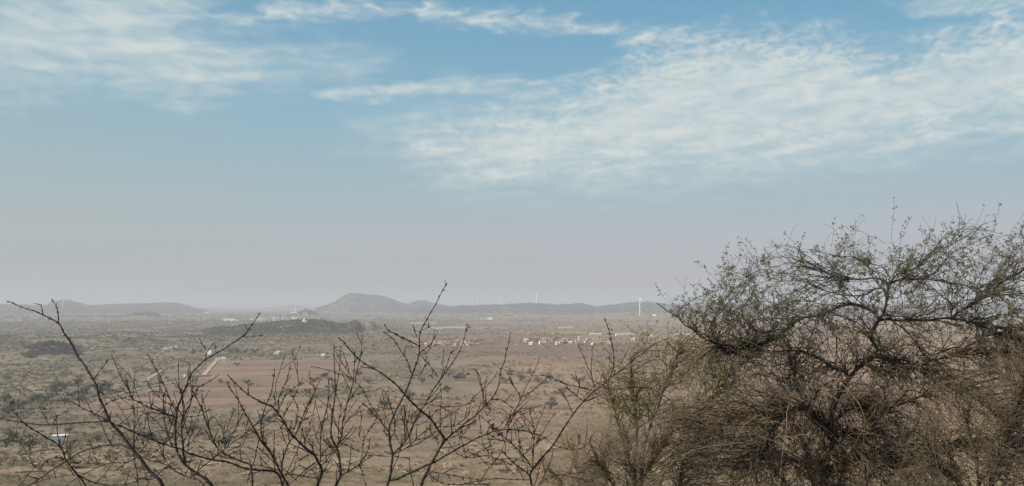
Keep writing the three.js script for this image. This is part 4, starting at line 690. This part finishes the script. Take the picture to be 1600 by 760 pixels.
{
  const c = new Crown('thorn_tree', 'spreading thorn tree with crooked dark trunk, small green leaves above and dead tangle below', 'tree', 1275, 8.6);
  c.limb([[1288, 762], [1291, 735], [1294, 716], [1300, 695], [1303, 680], [1299, 662], [1302, 640], [1310, 620], [1320, 602], [1332, 585], [1349, 568], [1368, 556], [1374, 549], [1367, 539], [1361, 530], [1363, 518], [1371, 505], [1374, 499]], 14, 6, barkTree, { root: true, name: 'trunk', sides: 10 });
  c.limb([[1374, 500], [1371, 492, 0.05], [1352, 481, 0.1], [1333, 475.6, 0.15], [1316, 478, 0.2], [1298, 488, 0.3], [1276, 494, 0.4], [1250, 500, 0.45], [1225, 520, 0.4], [1197, 537, 0.3], [1171, 544, 0.2], [1146, 549, 0.1], [1121, 538], [1096, 526], [1070, 506], [1050, 491], [1026, 473]], 6.5, 1.6, barkTree);
  c.limb([[1374, 499], [1379, 494, -0.1], [1384, 483, -0.15], [1386, 463, -0.2], [1389, 446, -0.25], [1402, 438, -0.3], [1432, 437, -0.45], [1467, 439, -0.6], [1512, 448, -0.8], [1560, 462, -0.9]], 5.5, 1.8, barkTree);
  c.limb([[1389, 446, -0.25], [1380, 438, -0.2], [1361, 435], [1330, 437, 0.1], [1300, 430, 0.25], [1262, 418, 0.4]], 4, 1.5, barkTree); c.limb([[1389, 446, -0.25], [1402, 430, -0.2], [1427, 421, -0.1], [1452, 398], [1470, 380, 0.05]], 3.4, 1.4, barkTree); c.limb([[1387, 455, -0.2], [1372, 450], [1351, 461, 0.2], [1320, 462, 0.4], [1282, 452, 0.5]], 3, 1.4, barkTree);
  c.limb([[1374, 501], [1391, 500, -0.1], [1417, 501, -0.2], [1442, 501, -0.25], [1467, 499, -0.3], [1485, 498, -0.3], [1513, 503, -0.2], [1537, 511, -0.1], [1556, 519], [1590, 534, 0.1]], 5, 1.8, barkTree);
  c.limb([[1485, 498, -0.3], [1502, 487, -0.25], [1530, 470, -0.1], [1550, 456], [1571, 439, 0.1], [1600, 422, 0.2], [1640, 398, 0.3]], 3.4, 1.6, barkTree); c.limb([[1486, 498, -0.3], [1488, 476, -0.3], [1476, 466, -0.3], [1462, 455, -0.2], [1440, 450]], 2.6, 1.3, barkTree); c.limb([[1392, 500, -0.1], [1412, 514, -0.2], [1427, 529, -0.3], [1443, 553, -0.3], [1456, 585, -0.4]], 3, 1.4, barkTree);
  c.limb([[1326, 592], [1318, 580, 0.1], [1298, 573, 0.2], [1273, 556, 0.35], [1240, 548, 0.5], [1200, 552, 0.7]], 8, 2, barkTree); c.limb([[1303, 690], [1290, 672, -0.15], [1272, 652, -0.3], [1261, 638, -0.4], [1244, 640, -0.45], [1227, 650, -0.5], [1216, 664, -0.5], [1206, 686, -0.6], [1192, 720, -0.7]], 13, 4, barkTree);
  c.limb([[1261, 638, -0.4], [1252, 620, -0.3], [1246, 600, -0.2], [1238, 575]], 5, 2, barkTree); c.limb([[1261, 638, -0.4], [1272, 622, -0.5], [1282, 606, -0.55], [1300, 596, -0.6]], 4.4, 2, barkTree); c.limb([[1244, 640, -0.45], [1225, 632, -0.2], [1190, 640], [1160, 654, 0.1], [1120, 672, 0.2]], 7, 2.4, barkTree);
  c.limb([[1303, 682], [1320, 679, -0.1], [1336, 682, -0.2], [1360, 664, -0.3], [1390, 640, -0.4], [1440, 620, -0.5]], 8, 3, barkTree); c.limb([[1300, 660], [1325, 642, 0.1], [1345, 640, 0.2], [1360, 660, 0.3], [1392, 690, 0.5]], 6, 2, barkTree); c.limb([[1368, 556], [1400, 566, 0.2], [1440, 582, 0.4], [1495, 610, 0.6], [1516, 617, 0.6], [1536, 632, 0.6], [1570, 660, 0.6]], 6, 3, barkTree); c.limb([[1349, 568], [1380, 578, -0.2], [1420, 576, -0.4], [1470, 560, -0.5], [1530, 552, -0.5], [1600, 556, -0.4]], 4.4, 1.8, barkTree);
  c.limb([[1296, 720], [1270, 728, 0.2], [1240, 722, 0.4], [1200, 716, 0.5], [1160, 724, 0.5]], 7, 2.6, barkTree); c.limb([[1294, 735], [1320, 720, 0.2], [1370, 716, 0.3], [1430, 720, 0.4], [1500, 700, 0.4]], 7, 2.6, barkTree);
  const limbs = c.pool.slice();
  const TOP = [[1028, 462], [1044, 456], [1080, 482], [1110, 470], [1140, 408], [1160, 404], [1196, 402], [1214, 386], [1262, 378], [1290, 384], [1318, 352], [1330, 352], [1338, 392], [1376, 384], [1412, 392], [1440, 368], [1468, 374], [1508, 352], [1524, 346], [1530, 366], [1552, 352], [1562, 372], [1592, 352], [1660, 356], [1700, 430], [1700, 560], [1440, 560], [1200, 560], [1120, 545], [1060, 508]];
  const MID = [[1060, 540], [1150, 520], [1300, 500], [1500, 510], [1680, 520], [1680, 640], [1400, 620], [1200, 620], [1060, 600]];
  const LOW = [[1000, 640], [1060, 600], [1160, 580], [1260, 570], [1340, 590], [1460, 580], [1680, 560], [1680, 790], [980, 790]];
  const gz = (s, m = 0) => () => m + gauss() * s;
  const sec = new MB(), fine = new MB(), leaf = new MB(), young = new MB(), dead = new MB(), deadFine = new MB(), deadDark = new MB(), darkFine = new MB(), dry = new MB();
  const up = limbs.filter((n) => n.p.y > at(1300, 590, 8.6).y), lo = limbs.filter((n) => n.p.y < at(1300, 540, 8.6).y);
  let l1 = [], l2 = [], l3 = [];
  for (let k = 0; k < 620; k++) { const w = c.whip(sec, l1.length > 900 && k % 3 ? l1.concat(up) : up, c.sample(TOP, gz(0.9)), { min: 0.3, max: 1.5, arch: rr(-0.02, 0.16), r0: 0.006, r1: 0.0018, seg: 9, wig: 0.03 }); if (w) l1.push(...w); }
  const LEFT = [[1026, 462], [1046, 452], [1105, 470], [1140, 410], [1230, 400], [1230, 535], [1150, 546], [1060, 505]];
  for (let k = 0; k < 48; k++) { const w = c.whip(sec, up, c.sample(LEFT, gz(0.6)), { min: 0.15, max: 1.2, arch: rr(-0.02, 0.1), r0: 0.005, r1: 0.0016, seg: 9, wig: 0.025 }); if (w) l1.push(...w); }
  for (let k = 0; k < 430; k++) { const w = c.whip(sec, up, c.sample(MID, gz(0.8)), { min: 0.25, max: 1.4, arch: rr(-0.05, 0.15), r0: 0.007, r1: 0.002, seg: 9, wig: 0.02 }); if (w) l1.push(...w); }
  for (let k = 0; k < 3500; k++) { const n = outer(l1), L = rr(0.1, 0.42), w = c.whip(fine, [n], n.p.clone().addScaledVector(n.t, L * 0.55).add(rv().multiplyScalar(L * 0.7)).add(V(0, L * 0.18, 0)), { min: 0.02, max: 1, arch: rr(-0.05, 0.12), r0: 0.0034, r1: 0.0013, sides: 3, seg: 5, wig: 0.012 }); if (w) l2.push(...w); }
  const leafy = l1.concat(l2, l2), topY = at(1300, 520, 8.6).y;
  for (let k = 0; k < 52000; k++) {
    const n = leafy[Math.floor(rnd() * leafy.length)]; if (n.r > 0.006) continue; const hi = n.p.y > topY; if (!hi && rnd() < 0.62) continue;
    const cl = fbm(n.p.x * 4.5 + n.p.z * 2, n.p.y * 4.5 - n.p.z, 2); if (cl + gauss() * 0.14 < -0.04) continue;
    const mb = cl > 0.2 && rnd() < 0.25 ? young : leaf, num = 1 + Math.floor(rnd() * 3); const q = { p: n.p.clone().add(rv().multiplyScalar(0.02)), t: n.t }; for (let m = 0; m < num; m++) leaves(mb, q, rr(0.013, 0.027));
  }
  // dead tangle: whips arching outwards and down from the lower limbs
  let d1 = [], d2 = [];
  for (let k = 0; k < 760; k++) { const w = c.whip(k % 3 ? dead : deadDark, lo, c.sample(LOW, gz(0.75, -0.1)), { min: 0.2, max: 1.7, arch: rr(0.02, 0.32), r0: 0.0105, r1: 0.0024, seg: 9, wig: 0.035 }); if (w) d1.push(...w); }
  const CORE = [[1150, 640], [1220, 590], [1300, 600], [1400, 590], [1480, 640], [1480, 790], [1150, 790]];
  for (let k = 0; k < 520; k++) { const w = c.whip(k % 4 ? deadDark : dead, lo, c.sample(CORE, gz(0.7, 0.15)), { min: 0.2, max: 1.5, arch: rr(0, 0.14), r0: 0.0042, r1: 0.0018, seg: 9, wig: 0.02 }); if (w) d1.push(...w, ...w); }
  for (let k = 0; k < 4600; k++) { const n = d1[Math.floor(rnd() * d1.length)], L = rr(0.12, 0.6), w = c.whip(k % 2 ? deadFine : darkFine, [n], n.p.clone().addScaledVector(n.t, L * 0.3).add(rv().multiplyScalar(L * 0.8)).add(V(0, rr(-0.3, 0.2) * L, 0)), { min: 0.02, max: 1.2, arch: rr(0, 0.2), r0: 0.004, r1: 0.0014, sides: 3, seg: 5, wig: 0.02 }); if (w) d2.push(...w); }
  for (let k = 0; k < 9000; k++) { const n = d2[Math.floor(rnd() * d2.length)]; if (fbm(n.p.x * 2, n.p.y * 2 + 7, 2) < 0) continue; const q = { p: n.p.clone().add(rv().multiplyScalar(0.015)), t: n.t }; leaves(dry, q, rr(0.01, 0.024)); }
  put('branches', sec.geo(c.base), twigDark, c.t); put('twigs', fine.geo(c.base), twigDark, c.t); put('leaves', leaf.geo(c.base), leafM(0.085, 0.097, 0.042), c.t); put('young_leaves', young.geo(c.base), leafM(0.17, 0.2, 0.06), c.t).userData.label = 'bright green young leaves';
  put('dead_branches', dead.geo(c.base), twigPale, c.t); put('dead_twigs', deadFine.geo(c.base), twigPale, c.t); put('dead_branches', deadDark.geo(c.base), twigDark, c.t); put('dead_twigs', darkFine.geo(c.base), twigDark, c.t); put('withered_leaves', dry.geo(c.base), leafM(0.15, 0.15, 0.06), c.t);
  console.log('thorn tree', sec.tris, fine.tris, leaf.tris, young.tris, dead.tris, deadFine.tris);
}
function bush(name, label, basePx, d, outline, n1, n2, nl, twigMat, leafMat, depth, size, stems, arch = [-0.02, 0.14]) {
  const c = new Crown(name, label, 'bush', basePx, d), b1 = new MB(), b2 = new MB(), lf = new MB(); let l1 = [], l2 = [];
  for (const s of stems) c.limb(s, 6, 2, twigMat, { root: true, name: 'stem', sides: 6 });
  for (let k = 0; k < n1; k++) { const w = c.whip(b1, c.pool, c.sample(outline, () => gauss() * depth), { min: 0.15, max: 1.5, arch: rr(...arch), r0: 0.007, r1: 0.0018, seg: 8, wig: 0.02 }); if (w) l1.push(...w); }
  for (let k = 0; k < n2; k++) { const n = outer(l1), L = rr(0.1, 0.5), w = c.whip(b2, [n], n.p.clone().addScaledVector(n.t, L * 0.2).add(rv().multiplyScalar(L * 0.8)).add(V(0, L * 0.15, 0)), { min: 0.02, max: 1, arch: rr(-0.05, 0.12), r0: 0.0032, r1: 0.0012, sides: 3, seg: 5, wig: 0.014 }); if (w) l2.push(...w); }
  for (let k = 0; k < nl; k++) { const n = l2[Math.floor(rnd() * l2.length)]; if (fbm(n.p.x * 2.2 + 3, n.p.y * 2.2, 2) + gauss() * 0.2 < -0.1) continue; leaves(lf, { p: n.p.clone().add(rv().multiplyScalar(0.012)), t: n.t }, rr(0.6, 1.3) * size); }
  put('branches', b1.geo(c.base), twigMat, c.t); put('twigs', b2.geo(c.base), twigMat, c.t); if (nl) put('leaves', lf.geo(c.base), leafMat, c.t);
  console.log(name, b1.tris, b2.tris, lf.tris);
}
bush('leafy_bush', 'twiggy bush with sparse yellow-green leaves beside the thorn tree', 1010, 9.8, [[880, 640], [920, 585], [960, 545], [990, 520], [1015, 524], [1045, 532], [1085, 532], [1150, 545], [1200, 560], [1180, 640], [1100, 660], [960, 640], [900, 640]], 230, 1150, 21000, M(0.1, 0.08, 0.05), leafM(0.2, 0.21, 0.07), 0.7, 0.023, [[[1000, 764], [1010, 690, 0.2], [1030, 630, 0.3], [1050, 580, 0.3], [1062, 545, 0.3]], [[980, 764], [975, 700, -0.2], [960, 640, -0.2], [945, 590, -0.2]], [[1030, 764], [1060, 700, 0.1], [1100, 640, 0.2], [1140, 590, 0.2]], [[990, 764], [995, 690], [990, 620], [985, 560]]]);
bush('dry_bush', 'dense dry brown bush under the yellow-green leafy bush', 1020, 8.2, [[900, 730], [940, 680], [985, 650], [1060, 640], [1140, 650], [1180, 690], [1180, 790], [870, 790]], 420, 1900, 1500, M(0.095, 0.076, 0.052), leafM(0.13, 0.11, 0.06), 0.6, 0.016, [[[993, 764], [985, 720], [975, 680], [960, 650]], [[1000, 764], [1020, 725], [1040, 690], [1052, 660]], [[1060, 764], [1080, 720], [1100, 690], [1120, 660]], [[960, 764], [940, 730], [925, 700]]], [0.0, 0.22]);
bush('dry_bush', 'dense dry brown bush at the foot of the thorn tree, away from the leafy bush', 1530, 6.8, [[1400, 700], [1430, 640], [1500, 590], [1560, 560], [1660, 550], [1700, 790], [1380, 790]], 400, 1700, 2600, M(0.085, 0.069, 0.048), leafM(0.11, 0.11, 0.06), 0.6, 0.015, [[[1530, 764], [1525, 710], [1510, 660], [1500, 620]], [[1550, 764], [1570, 700], [1590, 640], [1600, 590]], [[1500, 764], [1470, 730], [1450, 690]]], [0.0, 0.22]);
bush('dry_bush', 'dense dark brown brushwood behind the trunk of the thorn tree', 1290, 9.8, [[1130, 660], [1190, 610], [1270, 600], [1380, 600], [1480, 630], [1500, 790], [1120, 790]], 330, 1500, 2600, M(0.075, 0.06, 0.043), leafM(0.12, 0.12, 0.055), 0.5, 0.016, [[[1270, 764], [1260, 710], [1240, 660]], [[1310, 764], [1340, 700], [1360, 650]], [[1230, 764], [1200, 720], [1180, 690]], [[1350, 764], [1400, 710], [1430, 670]]], [0.0, 0.2]);
bush('pale_bush', 'pale leafless bush spreading below the dark thorn stems', 905, 14, [[820, 740], [850, 690], [900, 650], [960, 640], [1010, 680], [1010, 790], [800, 790]], 260, 1900, 1500, M(0.23, 0.185, 0.13), leafM(0.19, 0.17, 0.08), 0.9, 0.02, [[[905, 764], [900, 730], [890, 700]], [[920, 764], [940, 720], [950, 690]], [[880, 764], [860, 735], [850, 715]]]);

renderer.render(scene, camera);
